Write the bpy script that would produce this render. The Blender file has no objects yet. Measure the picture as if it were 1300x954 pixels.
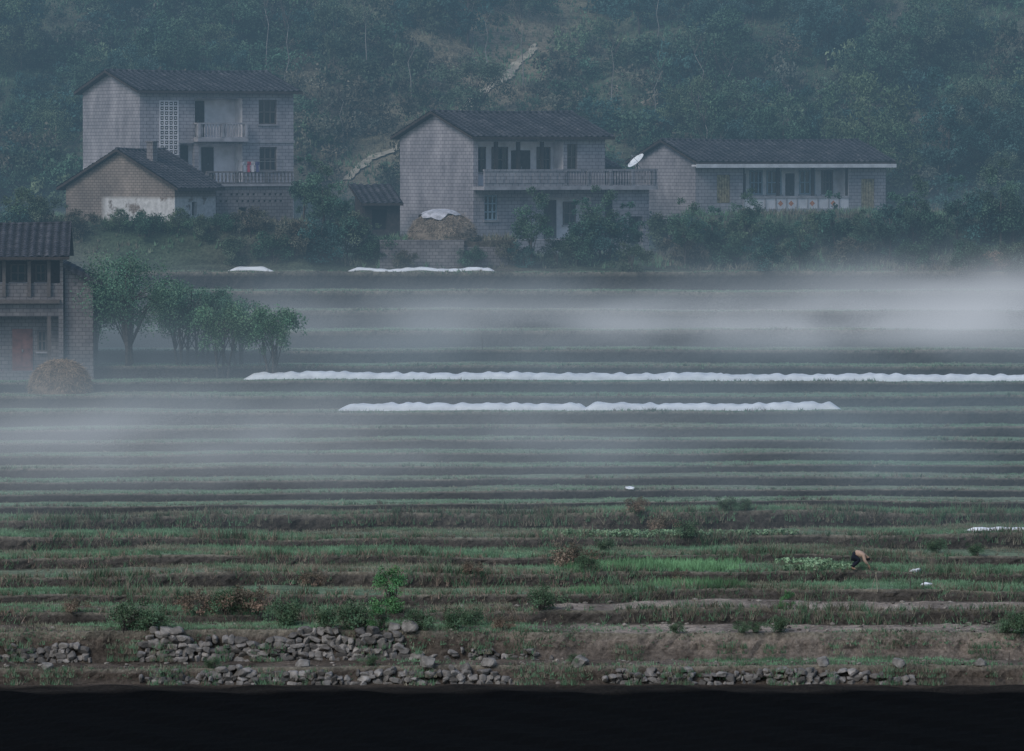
import bpy, math, random, bmesh
import numpy as np
from mathutils import Vector, Matrix
random.seed(7); RNG=np.random.default_rng(7)
scene=bpy.context.scene
COL=scene.collection
F=5850.0; HY=200.0
PT=math.atan((477-HY)/F); cp,sp=math.cos(PT),math.sin(PT)
def P(px,py,D):
    u=(px-650)/F; v=(477-py)/F
    dx,dy,dz=u,cp+v*sp,-sp+v*cp
    return Vector((dx/dy*D,D,dz/dy*D))
def zat(py,D): return P(650,py,D).z
# ------------------------------------------------------------ helpers
def link(o,parent=None):
    COL.objects.link(o)
    if parent is not None: o.parent=parent
    return o
def empty(name,label,cat,loc=(0,0,0),rot=0,group=None):
    e=bpy.data.objects.new(name,None); e.empty_display_size=.3
    e.location=loc; e.rotation_euler=(0,0,rot); e["label"]=label; e["category"]=cat
    if group: e["group"]=group
    return link(e)
class MB:
    def __init__(s): s.v=[];s.f=[];s.m=[]
    def quad(s,a,b,c,d,m=0):
        n=len(s.v); s.v+= [tuple(a),tuple(b),tuple(c),tuple(d)]; s.f.append((n,n+1,n+2,n+3)); s.m.append(m)
    def poly(s,pts,m=0):
        n=len(s.v); s.v+=[tuple(p) for p in pts]; s.f.append(tuple(range(n,n+len(pts)))); s.m.append(m)
    def box(s,x0,x1,y0,y1,z0,z1,m=0):
        n=len(s.v)
        s.v+=[(x0,y0,z0),(x1,y0,z0),(x1,y1,z0),(x0,y1,z0),(x0,y0,z1),(x1,y0,z1),(x1,y1,z1),(x0,y1,z1)]
        for q in [(0,3,2,1),(4,5,6,7),(0,1,5,4),(1,2,6,5),(2,3,7,6),(3,0,4,7)]:
            s.f.append(tuple(n+i for i in q)); s.m.append(m)
    def tube(s,pts,rad,n=6,m=0):
        base=len(s.v); pts=[Vector(p) for p in pts]
        for i,p in enumerate(pts):
            d=(pts[min(i+1,len(pts)-1)]-pts[max(i-1,0)]).normalized()
            a=d.orthogonal().normalized(); b=d.cross(a)
            if i>0:
                a=(pa-d*pa.dot(d)).normalized(); b=d.cross(a)
            pa=a
            for k in range(n):
                t=2*math.pi*k/n; q=p+(a*math.cos(t)+b*math.sin(t))*rad[i]; s.v.append(tuple(q))
        for i in range(len(pts)-1):
            for k in range(n):
                k2=(k+1)%n
                s.f.append((base+i*n+k,base+i*n+k2,base+(i+1)*n+k2,base+(i+1)*n+k)); s.m.append(m)
        s.f.append(tuple(base+k for k in reversed(range(n)))); s.m.append(m)
        s.f.append(tuple(base+(len(pts)-1)*n+k for k in range(n))); s.m.append(m)
    def mesh(s,name,mats,smooth=False):
        me=bpy.data.meshes.new(name); me.from_pydata(s.v,[],s.f)
        for mt in mats: me.materials.append(mt)
        me.polygons.foreach_set("material_index",s.m)
        if smooth: me.polygons.foreach_set("use_smooth",[True]*len(s.f))
        me.update(); return me
    def obj(s,name,mats,parent=None,smooth=False):
        return link(bpy.data.objects.new(name,s.mesh(name,mats,smooth)),parent)
def np_mesh(name,V,n,cols,mat):
    me=bpy.data.meshes.new(name); N=len(V)
    me.vertices.add(N); me.vertices.foreach_set("co",np.ascontiguousarray(V,dtype=np.float32).ravel())
    me.loops.add(N); me.loops.foreach_set("vertex_index",np.arange(N,dtype=np.int32))
    me.polygons.add(N//n); me.polygons.foreach_set("loop_start",np.arange(0,N,n,dtype=np.int32))
    if cols is not None:
        ca=me.color_attributes.new("Col",'FLOAT_COLOR','POINT')
        c4=np.ones((N,4),dtype=np.float32); c4[:,:3]=cols; ca.data.foreach_set("color",c4.ravel())
    me.materials.append(mat); me.update(calc_edges=True); me.validate(); return me
def struct(o,kind="structure"): o["kind"]=kind; return o
# ------------------------------------------------------------ materials
def newmat(name):
    m=bpy.data.materials.new(name); m.use_nodes=True; nt=m.node_tree; nt.nodes.clear()
    return m,nt
def N(nt,t,**k):
    n=nt.nodes.new(t)
    for a,b in k.items(): setattr(n,a,b)
    return n
def finish(nt,colsock,rough=.85,bump=None,bs=.3,spec=.2,dist=.05):
    b=N(nt,'ShaderNodeBsdfPrincipled'); o=N(nt,'ShaderNodeOutputMaterial')
    b.inputs['Roughness'].default_value=rough; b.inputs['Specular IOR Level'].default_value=spec
    if isinstance(colsock,tuple): b.inputs['Base Color'].default_value=(*colsock,1)
    else: nt.links.new(colsock,b.inputs['Base Color'])
    if bump is not None:
        bp=N(nt,'ShaderNodeBump'); bp.inputs['Strength'].default_value=bs; bp.inputs['Distance'].default_value=dist
        nt.links.new(bump,bp.inputs['Height']); nt.links.new(bp.outputs[0],b.inputs['Normal'])
    nt.links.new(b.outputs[0],o.inputs[0]); return b
def ramp(nt,sock,stops):
    r=N(nt,'ShaderNodeValToRGB'); e=r.color_ramp.elements
    while len(e)<len(stops): e.new(.5)
    for i,(p,c) in enumerate(stops):
        e[i].position=p; e[i].color=(*c,1) if len(c)==3 else c
    nt.links.new(sock,r.inputs[0]); return r.outputs[0]
def mix(nt,mode,fac,a,b):
    n=N(nt,'ShaderNodeMix',data_type='RGBA',blend_type=mode)
    for s,i in ((fac,0),(a,6),(b,7)):
        if isinstance(s,(int,float)): n.inputs[i].default_value=s
        elif isinstance(s,tuple): n.inputs[i].default_value=(*s,1)
        else: nt.links.new(s,n.inputs[i])
    return n.outputs[2]
def noise(nt,scale,detail=4,vec=None,rough=.6):
    n=N(nt,'ShaderNodeTexNoise'); n.inputs['Scale'].default_value=scale; n.inputs['Detail'].default_value=detail; n.inputs['Roughness'].default_value=rough
    if vec is not None: nt.links.new(vec,n.inputs['Vector'])
    return n.outputs[0]
def objco(nt): return N(nt,'ShaderNodeTexCoord').outputs['Object']
def mapped(nt,vec,scale):
    m=N(nt,'ShaderNodeMapping'); m.inputs['Scale'].default_value=scale; nt.links.new(vec,m.inputs[0]); return m.outputs[0]
def plain(name,c,rough=.8,var=.35,scale=3.,spec=.2):
    m,nt=newmat(name); co=objco(nt); n=noise(nt,scale,4,co)
    lo=tuple(x*(1-var) for x in c); hi=tuple(min(1,x*(1+var)) for x in c)
    finish(nt,ramp(nt,n,[(.3,lo),(.7,hi)]),rough,n,.2,spec); return m
def blockmat(name,c1,c2,mortar,bw=.44,bh=.21,patch=None):
    m,nt=newmat(name); co=objco(nt); s=N(nt,'ShaderNodeSeparateXYZ'); nt.links.new(co,s.inputs[0])
    ad=N(nt,'ShaderNodeMath',operation='ADD'); nt.links.new(s.outputs[0],ad.inputs[0]); nt.links.new(s.outputs[1],ad.inputs[1])
    cb=N(nt,'ShaderNodeCombineXYZ'); nt.links.new(ad.outputs[0],cb.inputs[0]); nt.links.new(s.outputs[2],cb.inputs[1])
    br=N(nt,'ShaderNodeTexBrick'); nt.links.new(cb.outputs[0],br.inputs['Vector'])
    br.inputs['Scale'].default_value=1; br.inputs['Brick Width'].default_value=bw; br.inputs['Row Height'].default_value=bh
    br.inputs['Mortar Size'].default_value=.022; br.inputs['Mortar Smooth'].default_value=.3; br.inputs['Bias'].default_value=-.1
    br.inputs['Color1'].default_value=(*c1,1); br.inputs['Color2'].default_value=(*c2,1); br.inputs['Mortar'].default_value=(*mortar,1)
    big=noise(nt,.45,6,co); c=mix(nt,'MULTIPLY',1.,br.outputs[0],ramp(nt,big,[(.28,(.60,.61,.63)),(.7,(1.12,1.11,1.1))]))
    st=noise(nt,1.,5,mapped(nt,co,(1.1,1.1,.6))); c=mix(nt,'MULTIPLY',.55,c,ramp(nt,st,[(.35,(.55,.56,.58)),(.6,(1.05,1.05,1.05))]))
    if patch:
        z1,y1,colr=patch
        a=N(nt,'ShaderNodeMapRange'); a.inputs[1].default_value=z1+.12; a.inputs[2].default_value=z1-.12; nt.links.new(s.outputs[2],a.inputs[0])
        a2=N(nt,'ShaderNodeMapRange'); a2.inputs[1].default_value=y1+.2; a2.inputs[2].default_value=y1-.2; nt.links.new(s.outputs[1],a2.inputs[0])
        pn=ramp(nt,noise(nt,.9,5,co),[(.40,(0,0,0)),(.46,(1,1,1))])
        mm=N(nt,'ShaderNodeMath',operation='MULTIPLY'); nt.links.new(a.outputs[0],mm.inputs[0]); nt.links.new(pn,mm.inputs[1])
        m2=N(nt,'ShaderNodeMath',operation='MULTIPLY'); nt.links.new(mm.outputs[0],m2.inputs[0]); nt.links.new(a2.outputs[0],m2.inputs[1])
        c=mix(nt,'MIX',m2.outputs[0],c,mix(nt,'MULTIPLY',1.,colr,ramp(nt,noise(nt,4,4,co),[(.3,(.6,.6,.6)),(.7,(1,1,1))])))
    finish(nt,c,.9,br.outputs[1],-.3,.1); return m
M_block=blockmat("grey_block_wall",(.40,.37,.385),(.345,.32,.335),(.20,.185,.195))
M_block2=blockmat("grey_block_wall_warm",(.40,.37,.38),(.345,.32,.33),(.20,.185,.19))
M_adobe=blockmat("brown_brick_wall",(.30,.245,.21),(.25,.205,.175),(.16,.13,.11),.3,.16,(1.35,5.2,(.64,.61,.59)))
M_brickdark=blockmat("weathered_brick",(.25,.225,.22),(.19,.17,.17),(.12,.105,.105),.36,.2)
M_plaster=plain("pale_plaster",(.60,.57,.58),.9,.2,1.5)
M_band=plain("white_painted_band",(.58,.57,.58),.8,.2,2.)
M_conc=plain("grey_concrete",(.31,.29,.30),.9,.3,2.)
M_wood=plain("dark_timber",(.05,.038,.034),.8,.4,4.)
M_frame=plain("window_frame_timber",(.11,.09,.082),.7,.3,5.)
M_ochre=plain("ochre_shutter",(.29,.23,.13),.8,.6,6.)
M_blue=plain("blue_green_window_frame",(.22,.29,.34),.7,.2,5.)
M_orange=plain("orange_tile",(.48,.18,.08),.6,.2,8.)
M_white=plain("white_enamel",(.8,.8,.8),.4,.06,3.)
M_metal=plain("grey_metal",(.2,.2,.2),.5,.2,5.)
m,nt=newmat("dark_glass"); finish(nt,(.012,.014,.018),.15,spec=.5); M_glass=m
M_dark=plain("dark_interior",(.018,.015,.014),.95,.3,2.)
def tilemat():
    m,nt=newmat("dark_clay_roof_tile"); co=objco(nt)
    a=noise(nt,1.2,5,co); b=noise(nt,9,3,co)
    c=mix(nt,'MULTIPLY',1.,ramp(nt,a,[(.3,(.034,.033,.040)),(.55,(.060,.057,.064)),(.8,(.13,.12,.122))]),ramp(nt,b,[(.3,(.45,.45,.45)),(.7,(1.4,1.4,1.4))]))
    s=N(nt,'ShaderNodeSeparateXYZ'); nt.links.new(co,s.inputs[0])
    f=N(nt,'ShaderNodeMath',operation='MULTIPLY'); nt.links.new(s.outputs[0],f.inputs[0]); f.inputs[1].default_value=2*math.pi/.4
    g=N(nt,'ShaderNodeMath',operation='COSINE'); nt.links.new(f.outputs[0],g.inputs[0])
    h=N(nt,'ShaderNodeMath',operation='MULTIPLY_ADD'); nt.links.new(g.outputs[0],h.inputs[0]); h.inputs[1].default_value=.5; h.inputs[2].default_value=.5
    c=mix(nt,'MULTIPLY',1.,c,ramp(nt,h.outputs[0],[(0,(.45,.45,.45)),(1,(1.25,1.25,1.25))]))  # grooves darkened, crests lightened: shading of the corrugation painted into the colour
    finish(nt,c,.85,b,.5); return m
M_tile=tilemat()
def attrmat(name,nscale=1.3,lo=.6,hi=1.35):
    m,nt=newmat(name); at=N(nt,'ShaderNodeAttribute',attribute_name="Col"); co=objco(nt)
    c=mix(nt,'MULTIPLY',1.,at.outputs['Color'],ramp(nt,noise(nt,nscale,1,co),[(.3,(lo,lo,lo)),(.7,(hi,hi,hi))]))
    d=N(nt,'ShaderNodeBsdfDiffuse'); nt.links.new(c,d.inputs[0]); o=N(nt,'ShaderNodeOutputMaterial')
    nt.links.new(d.outputs[0],o.inputs[0])
    return m
M_leaf=attrmat("foliage",.9); M_grass=attrmat("grass_blades",.6); M_straw=attrmat("straw",2.)
M_bark=plain("bark",(.09,.075,.065),.95,.4,6.)
def groundmat():
    m,nt=newmat("terraced_ground"); at=N(nt,'ShaderNodeAttribute',attribute_name="Col"); co=objco(nt)
    st=mapped(nt,co,(.35,1.,1.)); a=noise(nt,.9,6,st,.7); b=noise(nt,6,5,co,.7)
    c=mix(nt,'MULTIPLY',1.,at.outputs['Color'],ramp(nt,a,[(.3,(.5,.49,.48)),(.5,(1,1,1)),(.72,(1.45,1.4,1.35))]))
    c=mix(nt,'MULTIPLY',1.,c,ramp(nt,b,[(.3,(.45,.45,.45)),(.7,(1.45,1.45,1.45))]))
    finish(nt,c,.95,b,.8,.05,.15); return m
M_ground=groundmat()
def stonemat():
    m,nt=newmat("field_stone"); at=N(nt,'ShaderNodeAttribute',attribute_name="Col"); co=objco(nt)
    a=noise(nt,3,6,co); c=mix(nt,'MULTIPLY',1.,at.outputs['Color'],ramp(nt,a,[(.3,(.45,.45,.43)),(.7,(1.3,1.3,1.3))]))
    finish(nt,c,.9,noise(nt,9,5,co),.7); return m
M_stone=stonemat()
def plasticmat():
    m,nt=newmat("white_plastic_film"); co=objco(nt)
    a=noise(nt,1.2,4,mapped(nt,co,(1,1,2))); c=ramp(nt,a,[(.3,(.66,.66,.68)),(.6,(.86,.86,.87))])
    b=finish(nt,c,.45,noise(nt,3,4,co),.6,.4); return m
M_film=plasticmat()
# ------------------------------------------------------------ terrain
LIPS=[(846,180.6),(802,183.2),(775,187),(752,190.5),(730,194),(708,198),(683,202.5),(655,207),(641,210),(626,213),(610,216),(594,219.2),(578,222.4),(562,225.6),(545,228.8),(523,232),(503,236),(485,240),(465,244),(445,248),(420,252),(395,256),(370,260),(345,264)]
LD=[d for _,d in LIPS]; LZ=[zat(p,d) for p,d in LIPS]; Z0=zat(869,180); NK=len(LIPS)
PH=np.random.default_rng(3).uniform(0,6.28,(NK,8))
def lipD(k,x):
    amp=.2 if k<2 else (.8 if k<8 else .45)
    return LD[k]+amp*(np.sin(x*.21+PH[k,0])*.5+np.sin(x*.47+PH[k,1])*.35)+(0 if k<2 else .6)*np.sin(x*.06+LD[k]*.03)+.10*np.sin(x*1.7+PH[k,2])+.05*np.sin(x*4.1+PH[k,3])
def lipZ(k,x):
    amp=.06 if k<2 else (.08 if k<8 else .03)
    return LZ[k]+amp*np.sin(x*.11+PH[k,4])+amp*.6*np.sin(x*.27+PH[k,5])+(amp*.4*np.sin(x*.7+PH[k,6]) if k>1 else 0)+(0.12*np.sin(x*.05+1.) if 3<k<15 else 0)
def ss(a,b,v):
    t=np.clip((v-a)/(b-a),0,1); return t*t*(3-2*t)
def upper(x,y):
    z22=LZ[-1]+0*x
    a=1-ss(-12.5,-9.5,x); c=ss(8.3,10.5,x)
    zA=z22+(-3.8-z22)*ss(264.6,268.5,y)
    zB=z22+(-5.9-z22)*ss(265,269,y); zB=zB+(2.6)*ss(286,294,y)
    pad=ss(-9.5,-8.3,x)*(1-ss(.1,.5,x))*ss(266.9,267.3,y)*(1-ss(286,292,y)); zB=zB*(1-pad)+np.maximum(zB,-4.85)*pad
    zC=z22+(-3.5-z22)*ss(268,279,y)
    z=a*zA+c*zC+(1-a-c)*zB
    h=np.maximum(0,y-291.); hill=h*.40+ss(0,12,h)*(1.1*np.sin(x*.11+y*.05)+.7*np.sin(x*.23-y*.13+2)+.35*np.sin(x*.6+y*.41))
    hill=np.where(h>120,120*.40+ (h-120)*.15,hill)
    return z+hill+.05*np.sin(x*1.9+y*1.3)
def gz(x,y):
    x=np.asarray(x,dtype=float); y=np.asarray(y,dtype=float)
    z=np.where(y<100,-1.7+(Z0+1.7)*ss(0,90,y),Z0)
    for k in range(NK): z=np.where(y>=lipD(k,x),lipZ(k,x),z)
    return np.where(y>LD[-1]+.6,upper(x,y),z)
def G(px,py,d0=170,d1=420):
    D=d0
    while D<d1:
        p=P(px,py,D)
        if p.z<=float(gz(p.x,p.y)): return Vector((p.x,p.y,float(gz(p.x,p.y))))
        D+=.15
    return P(px,py,d1)
xs=np.concatenate([np.linspace(-260,-60,12)[:-1],np.linspace(-60,-46,8)[:-1],np.arange(-46,46.01,.3),np.linspace(46,60,8)[1:],np.linspace(60,260,12)[1:]])
rows=[];  rc=[]
C_soil=np.array([.16,.13,.105]); C_dark=np.array([.055,.048,.041]); C_green=np.array([.125,.19,.115]); C_tan=np.array([.32,.265,.22]); C_dry=np.array([.23,.205,.16])
def addrow(y,z,c):
    rows.append(np.stack([xs,np.broadcast_to(y,xs.shape),np.broadcast_to(z,xs.shape)],1)); rc.append(np.broadcast_to(c,(len(xs),3)) if np.ndim(c)==1 else c)
for y in [-300,-120,-40,-10]: addrow(y,-1.7+max(0,-y-5)*.15,C_green)
for y in [0,10,20,30,40,50,60,70,80,90,110,140]: addrow(y,-1.7+(Z0+1.7)*float(ss(0,90,y)),C_green if y<80 else C_dark*.06)
for y in np.arange(150,179.5,1.0): addrow(y,Z0+.06*np.sin(xs*.9+y)+.05*np.sin(xs*2.3+y*2),C_dark*(.03 if y<178 else .4))
RT=ss(-4,6,xs)[:,None]
def fieldcol(k,x):
    g=(.5+.5*np.sin(x*.07+PH[k,1]*2))[:,None]
    c=C_green*(.6+.5*g)+C_dry*(.5-.4*g)
    pz=(.8+.25*np.sin(x*.5+k)*np.sin(x*1.3+2*k)+.10*RNG.normal(size=len(x)))[:,None]
    if k==0: c=(C_soil*.75*(1-RT)+C_tan*.6*RT)*pz
    if k in(1,2): c=(C_soil*(1-RT)+C_tan*1.15*RT)*pz
    if k>7: c=c*1.2
    return c
prevz=Z0+0*xs
for k in range(NK):
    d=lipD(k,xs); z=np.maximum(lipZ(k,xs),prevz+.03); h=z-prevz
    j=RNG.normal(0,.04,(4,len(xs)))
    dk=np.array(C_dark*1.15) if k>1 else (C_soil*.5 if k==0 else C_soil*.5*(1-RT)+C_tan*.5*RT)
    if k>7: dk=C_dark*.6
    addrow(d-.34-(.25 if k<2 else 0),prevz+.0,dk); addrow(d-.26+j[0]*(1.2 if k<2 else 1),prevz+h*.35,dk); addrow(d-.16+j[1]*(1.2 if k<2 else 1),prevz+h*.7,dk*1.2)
    addrow(d-.03+j[2]*.5,z-.02,C_dry*.8)
    fc=fieldcol(k,xs)
    addrow(d+.2,z,fc)
    if k<NK-1:
        nd=lipD(k+1,xs)-.34-(.25 if k+1<2 else 0)
        rgh=.05 if k<3 else .02
        for t in (.3,.55,.8): addrow(d+(nd-d)*t,z+rgh*np.sin(xs*2.1+k+t*9)+(RNG.normal(0,.02,len(xs)) if k<3 else 0),fc)
        prevz=z
upys=sorted(list(np.arange(265,345,.7))+[266.95,267.1,267.3])+list(np.arange(346,420,4))+list(np.arange(430,620,15))
for y in upys:
    z=upper(xs,np.full_like(xs,y)); 
    hn=(.5+.5*np.sin(xs*.35+y*.21)*np.sin(xs*.13-y*.17))[:,None]
    br_=np.exp(-((xs+5-(y-292)*.12)/8)**2)[:,None]
    c=(C_green*.6*hn+C_dry*.5*(1-hn))*(1-br_)+C_tan*np.array([.72,.72,.60])*br_ if y>288 else C_soil*.7*hn+C_green*.5*(1-hn)
    addrow(y,z,c)
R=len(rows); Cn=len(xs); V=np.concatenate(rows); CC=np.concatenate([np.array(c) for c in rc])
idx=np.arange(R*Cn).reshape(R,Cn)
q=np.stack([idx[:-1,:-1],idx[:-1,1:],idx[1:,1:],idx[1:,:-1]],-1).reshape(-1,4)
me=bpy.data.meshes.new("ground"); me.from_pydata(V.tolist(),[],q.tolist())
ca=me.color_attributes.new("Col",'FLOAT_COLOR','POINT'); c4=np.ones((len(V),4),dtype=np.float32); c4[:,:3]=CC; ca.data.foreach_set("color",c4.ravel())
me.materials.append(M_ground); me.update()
g=link(bpy.data.objects.new("ground",me)); struct(g); g["label"]="terraced field slope rising to a scrub covered hillside"
# ------------------------------------------------------------ hill path
pp=[(440,232),(470,205),(520,178),(565,150),(600,130),(635,106),(655,86),(675,66),(682,58)]
pts=[G(a,b,288) for a,b in pp]
PATH=[]
for i in range(len(pts)-1):
    for t in np.linspace(0,1,14)[:-1]: PATH.append(pts[i].lerp(pts[i+1],t))
PATH=np.array([[p.x+.12*math.sin(i*.3),p.y] for i,p in enumerate(PATH)])
PZ=np.array([float(gz(a,b)) for a,b in PATH])
mb=MB(); L=[];Rr=[]
for i in range(len(PATH)):
    d=PATH[min(i+1,len(PATH)-1)]-PATH[max(i-1,0)]; d=d/np.linalg.norm(d); n=np.array([-d[1],d[0]])*(.30+.06*math.sin(i*.9)+.06*math.sin(i*2.3))*min(1,.3+(len(PATH)-i)/20)
    for sgn,arr in((1,L),(-1,Rr)):
        q2=PATH[i]+n*sgn; arr.append((q2[0],q2[1],float(gz(q2[0],q2[1]))+.13))
for i in range(len(L)-1): mb.quad(Rr[i],Rr[i+1],L[i+1],L[i])
M_path=plain("trodden_earth",(.36,.31,.235),.95,.4,1.5)
o=struct(mb.obj("path",[M_path])); o["label"]="narrow trodden earth track climbing the hillside"
# ------------------------------------------------------------ plants
def leafquads(c,size,rng,flat=0.):
    n=len(c); a=rng.normal(size=(n,3)); a/=np.linalg.norm(a,axis=1)[:,None]
    b=rng.normal(size=(n,3)); b-=a*(a*b).sum(1)[:,None]; b/=np.linalg.norm(b,axis=1)[:,None]
    s=size*rng.uniform(.6,1.3,(n,1)); 
    return np.stack([c-a*s,c-b*s*.5,c+a*s,c+b*s*.5],1).reshape(-1,3)
def crown(seed,rx,rz,zc,ncl,nl,size,col,droop=0.,clr=.32,var=(.7,1.3)):
    rng=np.random.default_rng(seed)
    d=rng.normal(size=(ncl,3)); d/=np.linalg.norm(d,axis=1)[:,None]; r=rng.uniform(.35,1.,(ncl,1))**.6
    cc=d*r*np.array([rx,rx,rz]); cc*=(1+.2*rng.normal(size=(ncl,1))); cc[:,2]+=zc
    rad=rng.uniform(.4,1.4,ncl)*clr*rx
    w=rad**2; w/=w.sum(); which=rng.choice(ncl,nl,p=w)
    e=rng.normal(size=(nl,3)); e/=np.linalg.norm(e,axis=1)[:,None]; e*=(rng.uniform(.1,1.25,(nl,1))**.6)*rad[which][:,None]; e[:,2]*=.75
    p=cc[which]+e
    if droop>0: p[:,2]-=droop*rng.uniform(0,1,nl)**2*(np.hypot(p[:,0],p[:,1])/rx)
    p[:,2]=np.maximum(p[:,2],.03)
    V=leafquads(p,size,rng)
    tint=(rng.uniform(var[0],var[1],ncl)[which]*rng.uniform(.9,1.1,nl))[:,None]*np.array(col)
    tint[:,0]*=rng.uniform(.88,1.15,ncl)[which]
    return V,np.repeat(tint,4,0),cc
def trunkmesh(seed,cc,zc,r0,name="trunk",nb=7,multi=1):
    rng=random.Random(seed); mb=MB()
    for mth in range(multi):
        ox,oy=(rng.uniform(-.3,.3)*zc*.3,rng.uniform(-.3,.3)) if multi>1 else (0,0)
        lean=Vector((ox*1.5+rng.uniform(-.15,.15),oy*1.5,0))
        top=Vector((ox,oy,0))+lean+Vector((0,0,zc*1.1))
        b=Vector((ox,oy,-.25)); ps=[b.lerp(top,t)+Vector((rng.uniform(-.05,.05),rng.uniform(-.05,.05),0))*zc*.4*(t>0) for t in (0,.25,.5,.75,1)]
        mb.tube(ps,[r0*1.25,r0,r0*.8,r0*.6,r0*.3],6)
        for i in range(nb):
            st=ps[rng.choice([1,2,3])]; e=Vector(cc[rng.randrange(len(cc))].tolist()); md=st.lerp(e,.5)+Vector((0,0,.12*zc))
            mb.tube([st,md,e],[r0*.45,r0*.3,r0*.1],5)
    return mb.mesh(name,[M_bark],True)
GRN=(.068,.122,.080); BLG=(.056,.115,.102); YGR=(.10,.145,.085); BRN=(.125,.12,.09); OLV=(.092,.122,.082)
LIB={}
def kind(key,seed,rx,rz,zc,ncl,nl,size,col,r0,droop=0,multi=1,clr=.32,nb=7):
    V,c,cc=crown(seed,rx,rz,zc,ncl,nl,size,col,droop,clr)
    LIB[key]=(np_mesh("crown",V,4,c,M_leaf),trunkmesh(seed,cc,zc,r0,nb=nb,multi=multi))
for i,col in enumerate([BLG,GRN,OLV,YGR]):
    kind("hill%d"%i,20+i,1.7+.2*i,1.8,2.5,52,6000,.075,col,.07,.3,1,.22)
kind("cone0",31,1.1,2.3,3.0,34,4600,.075,BLG,.08,.2,1,.28)
kind("will0",40,3.1,1.75,4.0,80,17000,.065,(.11,.195,.125),.10,1.2,4,.23)
kind("will1",41,1.9,1.3,3.4,44,8500,.065,(.10,.185,.125),.08,1.0,3,.25)
kind("will2",42,1.7,1.15,2.8,38,7000,.065,(.11,.195,.115),.07,.8,3,.26)
kind("small0",50,1.2,1.5,2.7,30,3600,.07,(.08,.135,.09),.07,.3,1,.27)
kind("small1",51,1.0,1.7,2.2,26,3000,.07,(.07,.128,.095),.06,.3,1,.27)
for i,col in enumerate([BLG,GRN,YGR,BRN,OLV]):
    kind("bush%d"%i,60+i,1.1,.85,.85,26,3400,.065,col,.03,.1,4,.32,5)
kind("fore0",70,.75,.9,.95,24,2600,.05,(.11,.235,.10),.03,.1,4,.32,5)
kind("fore1",71,.8,.6,.6,22,2400,.045,(.085,.135,.078),.025,.1,4,.34,5)
kind("fore2",72,.8,.5,.5,20,2000,.045,(.20,.155,.115),.025,.1,4,.34,5)
def plant(key,p,sc=1.,name="shrub",label="",cat="shrub",group=None,rz=None,sz=None):
    cr,tr=LIB[key]; e=empty(name,label,cat,p,rz if rz is not None else random.uniform(0,6.28),group)
    e.scale=(sc,sc,sz or sc)
    link(bpy.data.objects.new("crown",cr),e); link(bpy.data.objects.new("trunk" if name.endswith("tree") else "stem",tr),e); return e
def pdist(x,y): return np.min(np.hypot(PATH[:,0]-x,PATH[:,1]-y))
def hides(x,y,h,r):
    z=float(gz(x,y)); t=(z+h)/y; b=z/y
    m_=(np.abs(PATH[:,0]/PATH[:,1]-x/y)<r/y)&(PATH[:,1]>y-.3)&(PZ/PATH[:,1]<t)&(PZ/PATH[:,1]>b-.002)
    return m_.any()
n=0
while n<90:
    y=random.uniform(292,334); x=random.uniform(-1,1)*y*.118
    if (n%3 and abs(x+2)<7 and y<312): continue
    if y<297 and random.random()<.4: continue
    s=random.uniform(.5,1.45)
    if hides(x,y,4*s,1.7*s) and random.random()<.97: continue
    k=random.choice(["hill0","hill0","hill1","hill1","hill2","hill3","cone0"])
    plant(k,(x,y,float(gz(x,y))),s,"hillside_tree","feathery green tree on the misty hillside","tree","trees on the hillside",sz=s*random.uniform(.8,1.25)); n+=1
VV=[];CCs=[]; rng=np.random.default_rng(5)
protos=[crown(200+i,1.35,.95,.75,28,1050,.09,c,.1,.26)[:2] for i,c in enumerate([BLG,GRN,GRN,OLV,BRN,YGR,(.10,.11,.09)])]
cnt=0
while cnt<780:
    y=rng.uniform(289,343); x=rng.uniform(-1,1)*y*.13
    dp=pdist(x,y)
    if dp<.6: continue
    s=rng.uniform(.5,1.6)
    if hides(x,y,1.5*s,1.2*s) and rng.random()<.96: continue
    if dp<7 and rng.random()<.5: continue
    if y<292 and abs(x)<30 and rng.random()<.5: continue
    i=rng.choice(7,p=[.27,.19,.17,.13,.06,.08,.10]) if dp>7 else rng.choice(7,p=[.05,.08,.07,.25,.25,.12,.18])
    V,c=protos[i]; a=rng.uniform(0,6.28); ca_,sa_=math.cos(a),math.sin(a)
    W=V.copy(); W[:,0]=(V[:,0]*ca_-V[:,1]*sa_)*s; W[:,1]=(V[:,0]*sa_+V[:,1]*ca_)*s; W[:,2]=V[:,2]*s*rng.uniform(.7,1.4)
    W+=np.array([x,y,float(gz(x,y))-.1]); VV.append(W); CCs.append(c*rng.uniform(.65,1.35)); cnt+=1
o=link(bpy.data.objects.new("hillside_scrub",np_mesh("hillside_scrub",np.concatenate(VV),4,np.concatenate(CCs),M_leaf))); struct(o,"stuff"); o["label"]="dense blue green scrub covering the hillside"
mb_variants=[]
for s in range(3):
    r=random.Random(s); mb=MB(); H=4.5
    ps=[Vector((r.uniform(-.12,.12)*i,r.uniform(-.1,.1)*i,-.2+H*i/5)) for i in range(6)]
    mb.tube(ps,[.05,.045,.038,.03,.02,.008],5)
    tw=MB()
    for i in range(16):
        a=ps[r.randint(2,4)].lerp(ps[5],r.random()*.6); an=r.uniform(0,6.28); l=r.uniform(.5,1.3)
        b=a+Vector((math.cos(an)*l*.6,math.sin(an)*l*.6,l)); tw.tube([a,a.lerp(b,.5)+Vector((0,0,-.08)),b],[.018,.013,.005],4)
    mb_variants.append((mb.mesh("trunk",[plain("pale_bark%d"%s,(.22,.20,.18),.9)]),tw.mesh("twigs",[M_bark])))
n=0
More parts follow.
